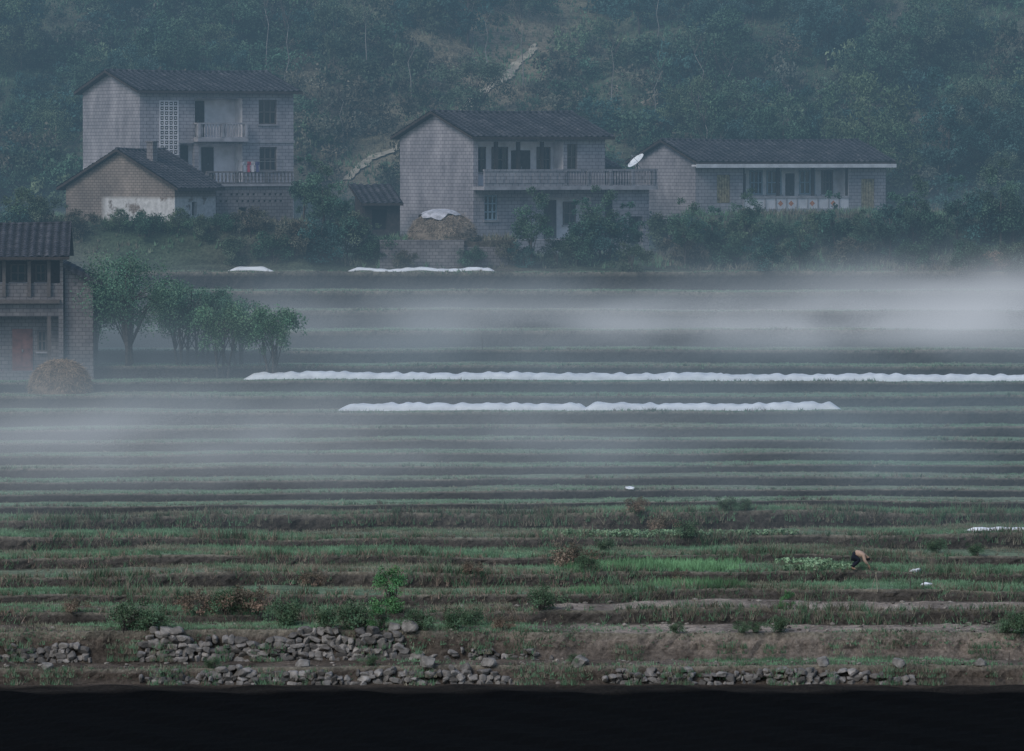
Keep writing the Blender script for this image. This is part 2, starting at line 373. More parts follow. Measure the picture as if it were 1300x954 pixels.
while n<26:
    y=random.uniform(293,325); x=random.uniform(-18,22)
    if pdist(x,y)<.8: continue
    e=empty("bare_tree","thin leafless sapling on the scrubby hillside","tree",(x,y,float(gz(x,y))),random.uniform(0,6),"bare saplings on the hillside")
    tr,tw=mb_variants[n%3]; link(bpy.data.objects.new("trunk",tr),e); link(bpy.data.objects.new("branch",tw),e); e.scale=(1,1,random.uniform(.7,1.3)); n+=1
# ------------------------------------------------------------ houses
class House:
    def __init__(s,name,label,px,py,D,phi):
        s.o=P(px,py,D); s.phi=math.radians(phi); s.e=empty(name,label,"house",s.o,s.phi)
        s.c,s.s=math.cos(s.phi),math.sin(s.phi)
    def X(s,px,off=0):
        u=(px-650)/F; return (u*(s.o.y+off*s.c)-(s.o.x-off*s.s))/(s.c-u*s.s)
    def Y(s,px):
        u=(px-650)/F; return (s.o.x-u*s.o.y)/(s.s+u*s.c)
    def Z(s,py,x=0,off=0):
        return zat(py,s.o.y+x*s.s+off*s.c)-s.o.z
def wall(mb,x0,x1,z0,z1,ops,y=0,m=0,flip=False):
    xc=sorted(set([x0,x1]+[v for o in ops for v in o[:2]])); zc=sorted(set([z0,z1]+[v for o in ops for v in o[2:4]]))
    for i in range(len(xc)-1):
        for j in range(len(zc)-1):
            cx=(xc[i]+xc[i+1])/2; cz=(zc[j]+zc[j+1])/2
            if any(o[0]<cx<o[1] and o[2]<cz<o[3] for o in ops): continue
            mb.quad((xc[i],y,zc[j]),(xc[i+1],y,zc[j]),(xc[i+1],y,zc[j+1]),(xc[i],y,zc[j+1]),m)
    for o in ops:
        a,b,c,d,t,bm=o
        rm=bm if (bm is not None and t>.6) else m
        mb.quad((a,y,c),(a,y+t,c),(a,y+t,d),(a,y,d),rm); mb.quad((b,y+t,c),(b,y,c),(b,y,d),(b,y+t,d),rm)
        mb.quad((a,y,d),(a,y+t,d),(b,y+t,d),(b,y,d),rm); mb.quad((a,y+t,c),(a,y,c),(b,y,c),(b,y+t,c),rm)
        if bm is not None: mb.quad((a,y+t,c),(b,y+t,c),(b,y+t,d),(a,y+t,d),bm)
def shell(mb,L,dep,z0,ze,rise,m=0,left_ops=None):
    mb.poly([(0,0,z0),(0,0,ze),(0,dep/2,ze+rise),(0,dep,ze),(0,dep,z0)],m)
    mb.poly([(L,0,z0),(L,dep,z0),(L,dep,ze),(L,dep/2,ze+rise),(L,0,ze)],m)
    mb.quad((L,dep,z0),(0,dep,z0),(0,dep,ze),(L,dep,ze),m)
def slope_grid(mb,L0,L1,ya,za,yb,zb,thick=.12,m=0):
    nx=max(8,int((L1-L0)/.08)); ln=math.hypot(yb-ya,zb-za); ny=max(2,int(ln/.32))
    base=len(mb.v); rws=[]
    for j in range(ny):
        for e in (0,.97): rws.append(((j+e)/ny, .045*(1-e)))
    sag=.07
    for t,saw in rws:
        for i in range(nx+1):
            x=L0+(L1-L0)*i/nx; cor=.07*(.5+.5*math.cos(2*math.pi*x/.4))
            jt=.012*math.sin(x*13.7+t*91)+.014*math.sin(x*5.1-t*37)
            zz=za+(zb-za)*t+thick+cor+saw+jt-sag*math.sin(math.pi*(x-L0)/(L1-L0))*(.5+.5*t)
            mb.v.append((x,ya+(yb-ya)*t,zz))
    R_=len(rws)
    for j in range(R_-1):
        for i in range(nx):
            a=base+j*(nx+1)+i; f=(a,a+1,a+nx+2,a+nx+1)
            mb.f.append(f if yb>ya else f[::-1]); mb.m.append(m)
    mb.quad((L0,ya,za),(L0,yb,zb),(L1,yb,zb),(L1,ya,za),1)
    mb.quad((L0,ya,za),(L1,ya,za),(L1,ya,za+thick+.03),(L0,ya,za+thick+.03),1)
    for x in (L0,L1): mb.quad((x,ya,za),(x,yb,zb),(x,yb,zb+thick+.03),(x,ya,za+thick+.03),1)
def gable_roof(h,L,dep,ze,rise,of=.5,oe=.4,name="roof"):
    k=rise/(dep/2); mb=MB()
    slope_grid(mb,-oe,L+oe,-of,ze-of*k+.02,dep/2,ze+rise+.02)
    slope_grid(mb,-oe,L+oe,dep+of,ze-of*k+.02,dep/2,ze+rise+.02)
    n=int((L+2*oe)/.3); ps=[(-oe+(L+2*oe)*i/n,dep/2,ze+rise+.17-.07*math.sin(math.pi*i/n)+.012*(i%2)) for i in range(n+1)]
    mb.tube(ps,[.1]*len(ps),6)
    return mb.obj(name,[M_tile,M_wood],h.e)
def window(par,x0,x1,z0,z1,y,cols=2,rws=2,fm=None,sill=True,name="window"):
    fm=fm or M_frame; mb=MB(); b=.045
    mb.quad((x0,y,z0),(x1,y,z0),(x1,y,z1),(x0,y,z1),0)
    for i in range(cols+1):
        xx=x0+(x1-x0)*i/cols; xx=min(max(xx,x0+b),x1-b); mb.box(xx-b,xx+b,y-.05,y-.003,z0,z1,1)
    for j in range(rws+1):
        zz=z0+(z1-z0)*j/rws; zz=min(max(zz,z0+b),z1-b); mb.box(x0,x1,y-.062,y-.004,zz-b*.8,zz+b*.8,1)
    o=mb.obj(name,[M_glass,fm],par)
    if sill:
        s=MB(); s.box(x0-.08,x1+.08,-.08 if y<.5 else y-.14,y-.004,z0-.09,z0-.003); s.obj("sill",[M_conc],o)
    return o
def door(par,x0,x1,z0,z1,y,mat=None):
    mat=mat or M_wood; mb=MB(); mb.box(x0,x1,y-.06,y-.004,z0,z1,0)
    w=(x1-x0)
    for i in range(2):
        a=x0+w*(.08+.46*i); b=a+w*.38
        for c,d in((.08,.45),(.52,.92)): mb.box(a,b,y-.085,y-.062,z0+(z1-z0)*c,z0+(z1-z0)*d,1)
    o=mb.obj("door",[mat,mat],par)
    k=MB(); k.box(x0+w*.47,x0+w*.53,y-.12,y-.088,z0+1.0,z0+1.12); k.obj("handle",[M_metal],o); return o
def railing(par,x0,x1,y,z0,z1,mat=None,step=.22,side=None,name="railing",bw=.06):
    mat=mat or M_conc; mb=MB(); mb.box(x0,x1,y-.07,y+.07,z1-.1,z1); mb.box(x0,x1,y-.06,y+.06,z0,z0+.08)
    n=max(2,int((x1-x0)/step))
    for i in range(n+1):
        x=x0+.07+(x1-x0-.14)*i/n; w=.035 if i%8 else .09
        zm=(z0+z1)/2
        if w>.05: mb.box(x-w,x+w,y-.085,y+.085,z0+.082,z1-.102)
        else: mb.tube([(x,y,z0+.08),(x,y,zm-.1),(x,y,zm+.1),(x,y,z1-.1)],[bw*.5,bw,bw,bw*.5],6)
    if side is not None:
        for xx in side[0]:
            a,b=min(y,side[1]),max(y,side[1])
            mb.box(xx-.06,xx+.06,a+.09,b,z1-.1,z1-.004); mb.box(xx-.05,xx+.05,a+.09,b,z0,z0+.078)
            n2=max(2,int((b-a)/step))
            for i in range(1,n2):
                yy=a+(b-a)*i/n2; mb.tube([(xx,yy,z0+.08),(xx,yy,(z0+z1)/2),(xx,yy,z1-.1)],[.03,.055,.03],6)
    return mb.obj(name,[mat],par)
def lattice(par,x0,x1,z0,z1,y,nx,nz,mat,name="lattice_screen"):
    mb=MB(); b=.04
    for i in range(nx+1):
        x=x0+(x1-x0)*i/nx; mb.box(x-b,x+b,y-.06,y+.02,z0,z1)
    for j in range(nz+1):
        z=z0+(z1-z0)*j/nz; mb.box(x0-b,x1+b,y-.066,y+.024,z-b,z+b)
    for i in range(nx):
        for j in range(nz):
            cx=x0+(x1-x0)*(i+.5)/nx; cz=z0+(z1-z0)*(j+.5)/nz; r=.05
            mb.tube([(cx,y-.05,cz),(cx,y+.01,cz)],[r,r],8)
    return mb.obj(name,[mat],par)
# ---- House A
A=House("village_house","two storey grey block house with tiled gable roof and balconies",178,278,278,28)
LA=A.X(373); dA=A.Y(106); zeA=A.Z(116); riseA=A.Z(93,0,dA/2)-zeA
def opH(H,a,b,t,bm_,d,mat,off=0):
    x0,x1=H.X(a,off),H.X(b,off); xm=(x0+x1)/2
    return (x0,x1,H.Z(bm_,xm,off),H.Z(t,xm,off),d,mat)
ops=[opH(A,203,227,128,197,.25,2),opH(A,248,308,125,176,1.1,1),opH(A,329,352,127,158,.16,None),
     opH(A,229,308,183,231,1.1,1),opH(A,330,352,187,217,.16,None)]
mb=MB(); wall(mb,0,LA,-.8,zeA,ops); shell(mb,LA,dA,-.8,zeA,riseA)
mb.obj("wall",[M_block,M_plaster,M_dark],A.e); gable_roof(A,LA,dA,zeA,riseA)
lattice(A.e,ops[0][0]+.03,ops[0][1]-.03,ops[0][2]+.03,ops[0][3]-.03,.03,4,11,M_plaster)
for i in(2,4): window(A.e,*ops[i][:4],.155,3,2)
o1=ops[1]; slab=MB(); slab.box(o1[0]-.1,o1[1]+.1,-.65,1.05,o1[2]-.2,o1[2]-.003); sl=slab.obj("balcony",[M_conc],A.e)
railing(sl,o1[0]-.05,o1[1]+.05,-.55,o1[2],o1[2]+.95,M_conc,.2,((o1[0]-.03,o1[1]+.03),-.01))
door(A.e,o1[0]+.2,o1[0]+1.1,o1[2],o1[3]-.15,1.1) 
o4=ops[3]; door(A.e,o4[0]+.1,o4[0]+1.0,o4[2],o4[2]+2.2,1.1); door(A.e,o4[0]+1.9,o4[0]+2.7,o4[2],o4[2]+2.1,1.1)
p_=MB(); xx=A.X(250); p_.box(xx-.15,xx+.15,-.012,.3,o4[2],o4[3]+.0); p_.obj("column",[M_block],A.e)
z_=A.Z(180,LA/2); mb=MB(); mb.box(A.X(228),o1[0]-.11,-.06,-.004,z_-.08,z_+.08); mb.obj("floor_band",[M_conc],A.e)
mb=MB(); mb.box(o1[1]+.11,LA+.05,-.06,-.004,z_-.08,z_+.08); mb.obj("floor_band",[M_conc],A.e)
# outbuilding in front of A
B0=House("outbuilding","flat roofed grey brick outbuilding with perforated parapet",236,280,273,28); B0.e["category"]="outbuilding"
Lo=B0.X(372); zt=B0.Z(237)
ops=[]
x=.4
while x<Lo-.5:
    for zz in (zt-.55,zt-.95):
        if random.random()<.8: ops.append((x,x+.13,zz,zz+.13,.3,1))
    x+=.36
hx=B0.X(303); ops.append((hx,hx+.55,.1,.75,.5,1))
mb=MB(); wall(mb,0,Lo,-.8,zt,ops); mb.quad((0,0,-.8),(0,0,zt),(0,4,zt),(0,4,-.8)); mb.quad((Lo,0,-.8),(Lo,4,-.8),(Lo,4,zt),(Lo,0,zt))
mb.obj("wall",[M_brickdark,M_dark],B0.e)
mb=MB(); mb.box(-.1,Lo+.1,-.12,4,zt+.003,zt+.14); mb.obj("roof_slab",[M_conc],B0.e)
railing(B0.e,B0.X(262),Lo,-.02,zt+.143,zt+.9,M_brickdark,.24,name="parapet")
# annex
N1=House("farm_outhouse","small brown brick outhouse with tiled gable roof and whitewashed patches",222,281,268.6,58)
LN=N1.X(274); dN=N1.Y(84); zeN=N1.Z(238); riN=N1.Z(193,0,dN/2)-zeN
mb=MB(); wx=N1.X(244)
wall(mb,0,LN,-.8,zeN,[(wx,wx+.5,.3,1.1,.25,1)]); shell(mb,LN,dN,-.8,zeN,riN); mb.obj("wall",[M_adobe,M_dark],N1.e)
gable_roof(N1,LN,dN,zeN,riN,.45,.35)
mb=MB(); mb.box(LN*.35,LN*.35+.45,dN*.33,dN*.33+.45,zeN+riN*.5,zeN+riN+.55); mb.box(LN*.35-.06,LN*.35+.51,dN*.33-.06,dN*.33+.51,zeN+riN+.553,zeN+riN+.63); mb.obj("chimney",[M_brickdark],N1.e)
# ---- House B
B=House("village_house","two storey grey block house with tiled roof and long railed balcony",601,328,272,32)
LB=B.X(768); dB=B.Y(508); zeB=B.Z(174); riB=B.Z(145,0,dB/2)-zeB
ops=[opH(B,607,715,180,236,1.1,1),opH(B,720,733,183,216,.15,None),opH(B,615,632,248,280,.15,None),
     opH(B,690,750,250,303,1.0,1),opH(B,700,713,307,330,.3,2)]
mb=MB(); wall(mb,0,LB,-1,zeB,ops); shell(mb,LB,dB,-1,zeB,riB); mb.obj("wall",[M_block,M_plaster,M_dark],B.e); gable_roof(B,LB,dB,zeB,riB)
u=ops[0]; W=(u[1]-u[0])
for a,b in((.03,.2),(.27,.46),(.5,.72),(.8,.96)):
    if a==.5: door(B.e,u[0]+W*a,u[0]+W*b,u[2],u[2]+2.1,1.1)
    else: window(B.e,u[0]+W*a,u[0]+W*b,u[2]+.8,u[2]+2.3,1.097,3,2,M_frame)
for t in(.22,.48,.76):
    mb=MB(); mb.box(u[0]+W*t-.09,u[0]+W*t+.09,.02,.22,u[2],u[3]-.003); mb.obj("column",[M_wood],B.e)
window(B.e,*ops[1][:4],.147,2,2); window(B.e,*ops[2][:4],.147,3,3,M_blue)
door(B.e,ops[3][0]+.4,ops[3][0]+1.5,ops[3][2],ops[3][3]-.2,.99); window(B.e,ops[3][0]+2.,ops[3][0]+2.9,ops[3][2]+.8,ops[3][3]-.3,.99)
xe=B.X(834,-1.2); zs=B.Z(237,3)
mb=MB(); mb.box(-.05,LB-.6,-1.3,-.003,zs-.2,zs); mb.box(LB-.597,xe,-1.3,4.6,zs-.22,zs+.003); bal=mb.obj("balcony",[M_conc],B.e)
xm_=B.X(716,-1.2)
mb=MB(); mb.box(0,xm_,-1.26,-1.14,zs+.006,zs+.92); mb.box(-.03,xm_,-1.29,-1.11,zs+.923,zs+1.02)
for i in range(9): mb.box(.25+xm_*i/9,.25+xm_*i/9+xm_/9*.72,-1.285,-1.262,zs+.2,zs+.75)
mb.obj("parapet",[M_block2],bal)
railing(bal,xm_+.01,xe,-1.2,zs+.006,zs+1.02,M_block2,.2,None,bw=.065); 
mb=MB(); mb.box(xe-.14,xe-.02,-1.1,4.6,zs+.006,zs+1.0); mb.obj("parapet",[M_block2],bal)
mb=MB(); wall(mb,LB+.01,xe-.3,-.8,zs-.222,[(LB+1.2,LB+2.2,.6,2.4,.5,1)],y=-.8); mb.quad((xe-.3,-.8,-.8),(xe-.3,4.4,-.8),(xe-.3,4.4,zs-.222),(xe-.3,-.8,zs-.222)); mb.obj("terrace_wall",[M_block,M_dark],B.e)
mb=MB(); mb.box(1.5,LB+.4,-2.2,-.81,-1,B.Z(304,3)); mb.obj("plinth",[M_block],B.e)
mb=MB(); z1=B.Z(215,LB); mb.box(LB+.01,LB+2.8,3.5,dB-.3,-1,z1,0); mb.obj("rear_wing_wall",[M_brickdark],B.e)
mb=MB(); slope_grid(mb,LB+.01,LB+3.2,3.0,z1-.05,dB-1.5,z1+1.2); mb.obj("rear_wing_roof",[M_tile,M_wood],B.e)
# ---- shed left of B
Sh=House("shed","low dark shed with sloping tiled roof beside the house",464,292,272.5,14); Sh.e["category"]="shed"
Ls=Sh.X(508); zS=Sh.Z(258)
mb=MB(); wall(mb,0,Ls,-1,zS,[(.4,1.3,0,1.2,.4,1)]); mb.quad((0,0,-1),(0,0,zS),(0,3,zS+.95),(0,3,-1)); mb.quad((Ls,0,-1),(Ls,3,-1),(Ls,3,zS+.95),(Ls,0,zS)); mb.obj("wall",[M_wood,M_dark],Sh.e)
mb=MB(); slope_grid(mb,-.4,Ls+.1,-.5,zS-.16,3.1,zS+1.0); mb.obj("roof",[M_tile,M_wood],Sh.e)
# ---- House C
C=House("village_house","long single storey grey house with white fascia and railed veranda",883,276,281,30)
LC=C.X(1124); dC=C.Y(806); zeC=C.Z(205); riC=C.Z(181,0,dC/2)-zeC
ops=[opH(C,910,927,222,258,.12,None),opH(C,943,1077,212,268,1.2,1),opH(C,1093,1110,227,267,.12,None)]
mb=MB(); wall(mb,0,LC,-1,zeC,ops); shell(mb,LC,dC,-1,zeC,riC); mb.obj("wall",[M_block2,M_plaster],C.e); gable_roof(C,LC,dC,zeC,riC,.6,.35)
k=riC/(dC/2); mb=MB(); mb.box(-.36,LC+.36,-.66,-.61,zeC-.6*k-.2,zeC-.6*k+.03); mb.obj("fascia",[M_band],C.e)
mb=MB(); mb.box(-.3,LC+.3,-.6,-.01,zeC-.6*k-.12,zeC-.6*k-.02); mb.obj("soffit",[M_band],C.e)
for i in(0,2):
    a,b,c,d=ops[i][:4]; mb=MB(); mb.quad((a,.117,c),(b,.117,c),(b,.117,d),(a,.117,d))
    for j in range(5): mb.box(a+(b-a)*(j+.1)/5,a+(b-a)*(j+.9)/5,.06,.11,c+.03,d-.03)
    mb.obj("shutter",[M_ochre],C.e)
v=ops[1]; W=v[1]-v[0]
for a,b,t,fm in((.02,.12,0,0),(.16,.28,1,M_blue),(.32,.46,1,M_blue),(.5,.58,0,0),(.63,.78,1,M_blue),(.84,.95,1,M_frame)):
    if t: window(C.e,v[0]+W*a,v[0]+W*b,v[2]+1.0,v[2]+2.5,1.197,3,2,fm)
    else: door(C.e,v[0]+W*a,v[0]+W*b,v[2],v[2]+2.3,1.197)
mb=MB(); mb.box(v[0],v[1],-.1,-.004,v[2]-.1,v[2]+.14); mb.box(v[0],v[1],-.08,.05,v[2]+.78,v[2]+.92)
mb.box(v[0]+.01,v[1]-.01,-.03,.02,v[2]+.143,v[2]+.777,1)
nq=10
for i in range(nq):
    cx=v[0]+W*(i+.5)/nq; cz=v[2]+.46
    if i in(3,4,6,8): 
        r=.2; mb.poly([(cx-r,-.034,cz),(cx,-.034,cz-r*.9),(cx+r,-.034,cz),(cx,-.034,cz+r*.9)],2)
    x_=v[0]+W*i/nq; mb.box(x_-.0,x_+.1,-.06,-.031,v[2]+.143,v[2]+.777,0)
mb.obj("balustrade",[M_conc,M_plaster,M_orange],C.e)
for t in(.001,.33,.66,.988):
    mb=MB(); mb.box(v[0]+W*t,v[0]+W*t+.16,.06,.24,v[2],v[3]-.003); mb.obj("column",[M_wood],C.e)
# ---- House D
Dh=House("village_house","two storey timber fronted house with tiled roof and open gallery",-75,479,241.8,4)
LD_=Dh.X(80); dD=8; zeD=Dh.Z(324,5); riD=1.45
ops=[opH(Dh,-60,76,331,377,1.0,1),opH(Dh,-60,74,402,472,1.2,2)]
mb=MB(); wall(mb,0,LD_,-.6,zeD,ops); shell(mb,LD_,dD,-.6,zeD,riD); mb.obj("wall",[M_brickdark,M_wood,M_brickdark],Dh.e); gable_roof(Dh,LD_,dD,zeD,riD,.7,.35)
u=ops[0]; lo=ops[1]
for px in(-30,5,37,62):
    mb=MB(); xx=Dh.X(px); mb.box(xx-.09,xx+.09,-.05,.13,u[2],u[3]-.003); mb.obj("column",[M_frame],Dh.e)
mb=MB(); xx=Dh.X(62); mb.box(xx-.1,xx+.1,-.05,.15,lo[2]-.3,lo[3]-.003); mb.obj("column",[M_frame],Dh.e)
mb=MB(); mb.box(u[0],u[1],-.3,-.02,u[2]-.35,u[2]-.15); bb=mb.obj("gallery_beam",[M_frame],Dh.e)
mb=MB(); mb.box(u[0],u[1],.16,.24,u[2]+.003,u[2]+.7); mb.obj("gallery_parapet",[M_brickdark],Dh.e)
for a,b in((-20,0),(12,32),(44,58)): window(Dh.e,Dh.X(a),Dh.X(b),u[2]+.75,u[3]-.2,.997,2,2,M_frame)
door(Dh.e,Dh.X(14),Dh.X(40),lo[2],lo[2]+2.2,1.197,plain("red_brown_door",(.17,.075,.065)))
window(Dh.e,Dh.X(46),Dh.X(58),lo[2]+1,lo[2]+2.1,1.197,2,2)
L2=House("lean_to_shed","block lean-to shed with tiled roof against the house",83,479,242.6,4); L2.e["category"]="shed"
Ll=L2.X(118); zl=L2.Z(354)
mb=MB(); mb.quad((0,0,-.6),(Ll,0,-.6),(Ll,0,zl),(0,0,zl+.75)); mb.quad((Ll,0,-.6),(Ll,5,-.6),(Ll,5,zl),(Ll,0,zl)); mb.obj("wall",[M_brickdark],L2.e)
mb=MB()
zc_=lambda x:zl+.75-(x/Ll)*.75
for i in range(8):
    x0=-.02+(Ll+.5)*i/8; x1=-.02+(Ll+.5)*(i+1)/8
    for j in range(20):
        y0=-.5+5.6*j/20; mb.quad((x0,y0,zc_(x0)+.03),(x1,y0,zc_(x1)+.07),(x1,y0+.14,zc_(x1)+.11),(x0,y0+.14,zc_(x0)+.07)); mb.quad((x0,y0+.14,zc_(x0)+.07),(x1,y0+.14,zc_(x1)+.11),(x1,y0+.28,zc_(x1)+.07),(x0,y0+.28,zc_(x0)+.03))
mb.quad((-.02,-.5,zc_(-.02)-.2),(Ll+.5,-.5,zc_(Ll+.5)-.2),(Ll+.5,-.5,zc_(Ll+.5)+.08),(-.02,-.5,zc_(-.02)+.08))
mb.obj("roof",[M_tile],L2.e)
# ---- retaining wall by B
Rw=House("retaining_wall","weathered block retaining wall below the house",482,342,266.2,2); Rw.e["category"]="wall"
Lr=Rw.X(655); mb=MB(); mb.box(0,Lr*.62,0,.6,-.6,Rw.Z(305)); mb.box(Lr*.62+.003,Lr,.25,.7,-.6,Rw.Z(314)); mb.obj("masonry",[M_brickdark],Rw.e)
# ------------------------------------------------------------ satellite dish
pd=P(809,218,271.5); zr=B.o.z+zs+1.02
e=empty("satellite_dish","white satellite dish on a stand on the balcony parapet","satellite dish",(pd.x,pd.y,zr))
mb=MB(); R1=.58; nr,na=6,24
axis=Vector((-.62,-.28,.73)).normalized(); a1=axis.orthogonal().normalized(); a2=axis.cross(a1); ctr=Vector((0,0,.42))
for i in range(nr+1):
    r=R1*i/nr
    for j in range(na):
        t=2*math.pi*j/na; mb.v.append(tuple(ctr+(a1*math.cos(t)+a2*math.sin(t))*r+axis*(r*r*.45)))
for i in range(nr):
    for j in range(na): mb.f.append((i*na+j,i*na+(j+1)%na,(i+1)*na+(j+1)%na,(i+1)*na+j)); mb.m.append(0)
dd=mb.obj("dish",[M_white],e,True)
mb=MB(); f=ctr+axis*.5
for t in(0,2.1,4.2): mb.tube([ctr+(a1*math.cos(t)+a2*math.sin(t))*R1*.9+axis*.12,f],[.012,.012],5)
mb.tube([f-axis*.05,f+axis*.06],[.05,.05],8); mb.obj("feed_arm",[M_metal],e)
mb=MB(); mb.tube([(0,0,0),ctr-axis*.02],[.04,.035],8)
for t in(0,2.1,4.2): mb.tube([(.3*math.cos(t),.3*math.sin(t)*.3,0),(0,0,.3)],[.02,.02],6)
mb.obj("stand",[M_metal],e)
# ------------------------------------------------------------ laundry
for i,(px,c) in enumerate([(311,(.35,.36,.40)),(316,(.40,.07,.10)),(321,(.55,.5,.5)),(327,(.1,.1,.2))]):
    x=B0.X(px,-.25); w=.26; mb=MB()
    pl=[(-.5,.0),(-.5,-.35),(-.28,-.3),(-.3,-1.),(.3,-1.),(.28,-.3),(.5,-.35),(.5,0),(.12,.04),(-.12,.04)]
    for y in(-.02,.02): mb.poly([(x+a*w*1.1,-.25+y+.03*math.sin(a*9+b*4),zt+1.45+b*.6) for a,b in (pl if y<0 else pl[::-1])])
    o=mb.obj("hanging_shirt",[plain("cloth%d"%i,c,.9,.15)]); o.location=B0.e.location; o.rotation_euler=B0.e.rotation_euler
    o["label"]=["pale grey shirt hanging to dry over the parapet","red shirt hanging to dry over the parapet","off white shirt hanging to dry over the parapet","dark blue shirt hanging to dry over the parapet"][i]; o["category"]="laundry"; o["group"]="laundry drying above the parapet"
mb=MB(); x0=B0.X(303,-.25);x1=B0.X(360,-.25); z=zt+1.48
mb.tube([(x0,-.25,z),(x1,-.25,z)],[.015,.015],5)
for x in(x0,x1): mb.tube([(x,-.25,z+.05),(x,-.05,zt+.5)],[.02,.02],5)
o=mb.obj("drying_pole",[M_metal]); o.location=B0.e.location; o.rotation_euler=B0.e.rotation_euler; o["label"]="thin drying pole fixed above the parapet"; o["category"]="pole"
# ------------------------------------------------------------ trees near houses
def at(px,D,z=None):
    x=(px-650)/F*D; return (x,D,float(gz(x,D)) if z is None else z)
W="airy bushy green tree standing beside the lower house"; gw="trees beside the lower house"
for px,D,k,s in((165,244.2,"will0",1.02),(232,245,"will1",.98),(282,243.6,"will2",1.05),(345,243,"will2",1.02),(305,246,"will1",.80),(255,246.5,"will1",.9),(118,246.5,"will1",1.1)):
    plant(k,at(px,D),s,"leafy_tree",W,"tree",gw)
plant("small0",at(675,266),1.0,"young_tree","slender young tree in front of the balcony house","tree")
for px,D,k,s in((738,268.5,"small1",1.05),(762,268,"small0",1.0),(792,269,"small1",1.0),(870,268,"small0",.85),(905,270,"small1",.9),(948,273,"small0",.85),(1060,271,"small1",.95),(1090,270,"small0",.8),(1160,272,"small0",1.0),(1215,274,"small1",1.1),(1270,272,"small0",1.1),(410,268,"small0",1.15),(440,267,"small1",1.1),(386,270,"small1",1.0),(1015,268,"small1",.75),(1130,270,"small1",1.05)):
    plant(k,at(px,D),s,"small_tree","small leafy tree among the bushes below the houses","tree","small trees below the houses",sz=s*random.uniform(.85,1.15))
lb="leafy green bush growing below the village houses"; gb="bushes below the village houses"
for px,py,k,s in [(425,310,"bush1",1.6),(455,322,"bush4",1.3),(372,325,"bush3",1.1),(405,335,"bush0",1.2),(345,335,"bush1",1.),(300,338,"bush4",.9),
     (735,335,"bush1",1.1),(770,332,"bush0",1.3),(815,322,"bush0",1.4),(845,318,"bush4",1.2),(880,318,"bush0",1.0),(915,318,"bush4",1.0),(945,318,"bush2",1.1),(985,318,"bush1",1.0),(1030,316,"bush2",1.1),(1060,320,"bush1",1.2),(1100,322,"bush4",1.2),(1140,315,"bush0",1.4),(1175,318,"bush1",1.3),(1250,312,"bush0",1.6),(1290,315,"bush1",1.5),
     (150,296,"bush2",.7),(185,302,"bush1",.9),(225,300,"bush2",.8),(262,306,"bush4",.8),(60,290,"bush4",1.),(30,285,"bush2",1.1),(100,302,"bush3",.9),(560,335,"bush4",.6),(640,338,"bush3",.8),(705,340,"bush4",.9),(20,310,"bush0",1.),(320,300,"bush3",.9),(285,298,"bush1",.7),(470,300,"bush0",1.2),(482,338,"bush1",1.0),(515,342,"bush3",.6),(600,340,"bush1",.7),(665,340,"bush0",.7),
     (865,338,"bush3",1.0),(925,340,"bush1",1.),(1010,340,"bush4",1.),(1080,342,"bush3",1.),(1160,342,"bush1",1.),(800,345,"bush4",.9),(970,345,"bush0",.9),(1230,345,"bush1",1.),(1290,348,"bush4",1.)]:
    plant(k,G(px,py,238),s,"garden_bush",lb,"bush",gb)
lf="low shrub growing on a terrace edge"; gf="shrubs on the field terraces"
for px,py,k,s in [(497,778,"fore0",1.0),(165,828,"fore1",1.1),(195,800,"fore1",.8),(255,785,"fore2",1.0),(290,790,"fore1",1.0),(320,785,"fore2",1.2),(360,795,"fore1",1.0),(420,800,"fore1",.9),(455,802,"fore1",1.1),(480,805,"fore0",.6),(530,800,"fore1",.8),(600,795,"fore1",.7),(640,800,"fore2",.6),(690,790,"fore1",.9),(720,720,"fore2",1.1),(745,740,"fore1",.7),
      (940,812,"fore1",.45),(957,815,"fore1",.4),(988,808,"fore1",.6),(925,650,"fore1",.6),(945,655,"fore1",.5),(805,668,"fore2",.7),(835,676,"fore2",.8),(870,690,"fore1",.7),(1000,790,"fore0",.4),(1275,805,"fore1",.5),(1190,702,"fore1",.6),(1240,712,"fore1",.5),(730,860,"fore1",.4),(270,862,"fore1",.4),(470,856,"fore1",.4),(865,740,"fore2",.6),(580,800,"fore1",.8),(770,700,"fore1",.5),(860,822,"fore1",.4),(1290,815,"fore1",.8),(400,745,"fore2",.7),(600,730,"fore2",.6),(90,780,"fore2",.6)]:
    plant(k,G(px,py,172),s,"terrace_shrub",lf if k!="fore2" else "rust brown dry shrub on a terrace edge","shrub",gf)
# ------------------------------------------------------------ grasses
def tufts(bx,by,bz,h,cols,nb,wid,lean,rng):
    n=len(bx); b=np.repeat(np.stack([bx,by,bz],1),nb,0); hh=np.repeat(h,nb)*rng.uniform(.5,1.2,n*nb); c=np.repeat(cols,nb,0)*rng.uniform(.7,1.3,(n*nb,1))
    b[:,:2]+=rng.normal(0,.05,(n*nb,2)); a=rng.uniform(0,6.28,n*nb); d=np.stack([np.cos(a),np.sin(a)],1); l=(rng.uniform(.1,1,n*nb)*lean*hh)[:,None]
    w=wid*rng.uniform(.6,1.3,(n*nb,1)); p=np.stack([-d[:,1],d[:,0]],1)
    p=np.where(rng.random((n*nb,1))<.5,p,np.array([[1.,0.]]))
    v0=b.copy();v1=b.copy();v2=b.copy(); v0[:,:2]-=p*w; v1[:,:2]+=p*w; v2[:,:2]+=d*l; v2[:,2]+=hh
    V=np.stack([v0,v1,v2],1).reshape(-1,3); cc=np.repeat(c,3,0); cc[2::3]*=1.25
    return V,cc
VA=[];CA=[]; VD=[];CD=[]
def inpx(x,y): return 650+F*x/y
cg=np.array([.12,.205,.12]); cbr=np.array([.14,.265,.13]); cdr=np.array([.27,.24,.18]); crs=np.array([.22,.165,.13])
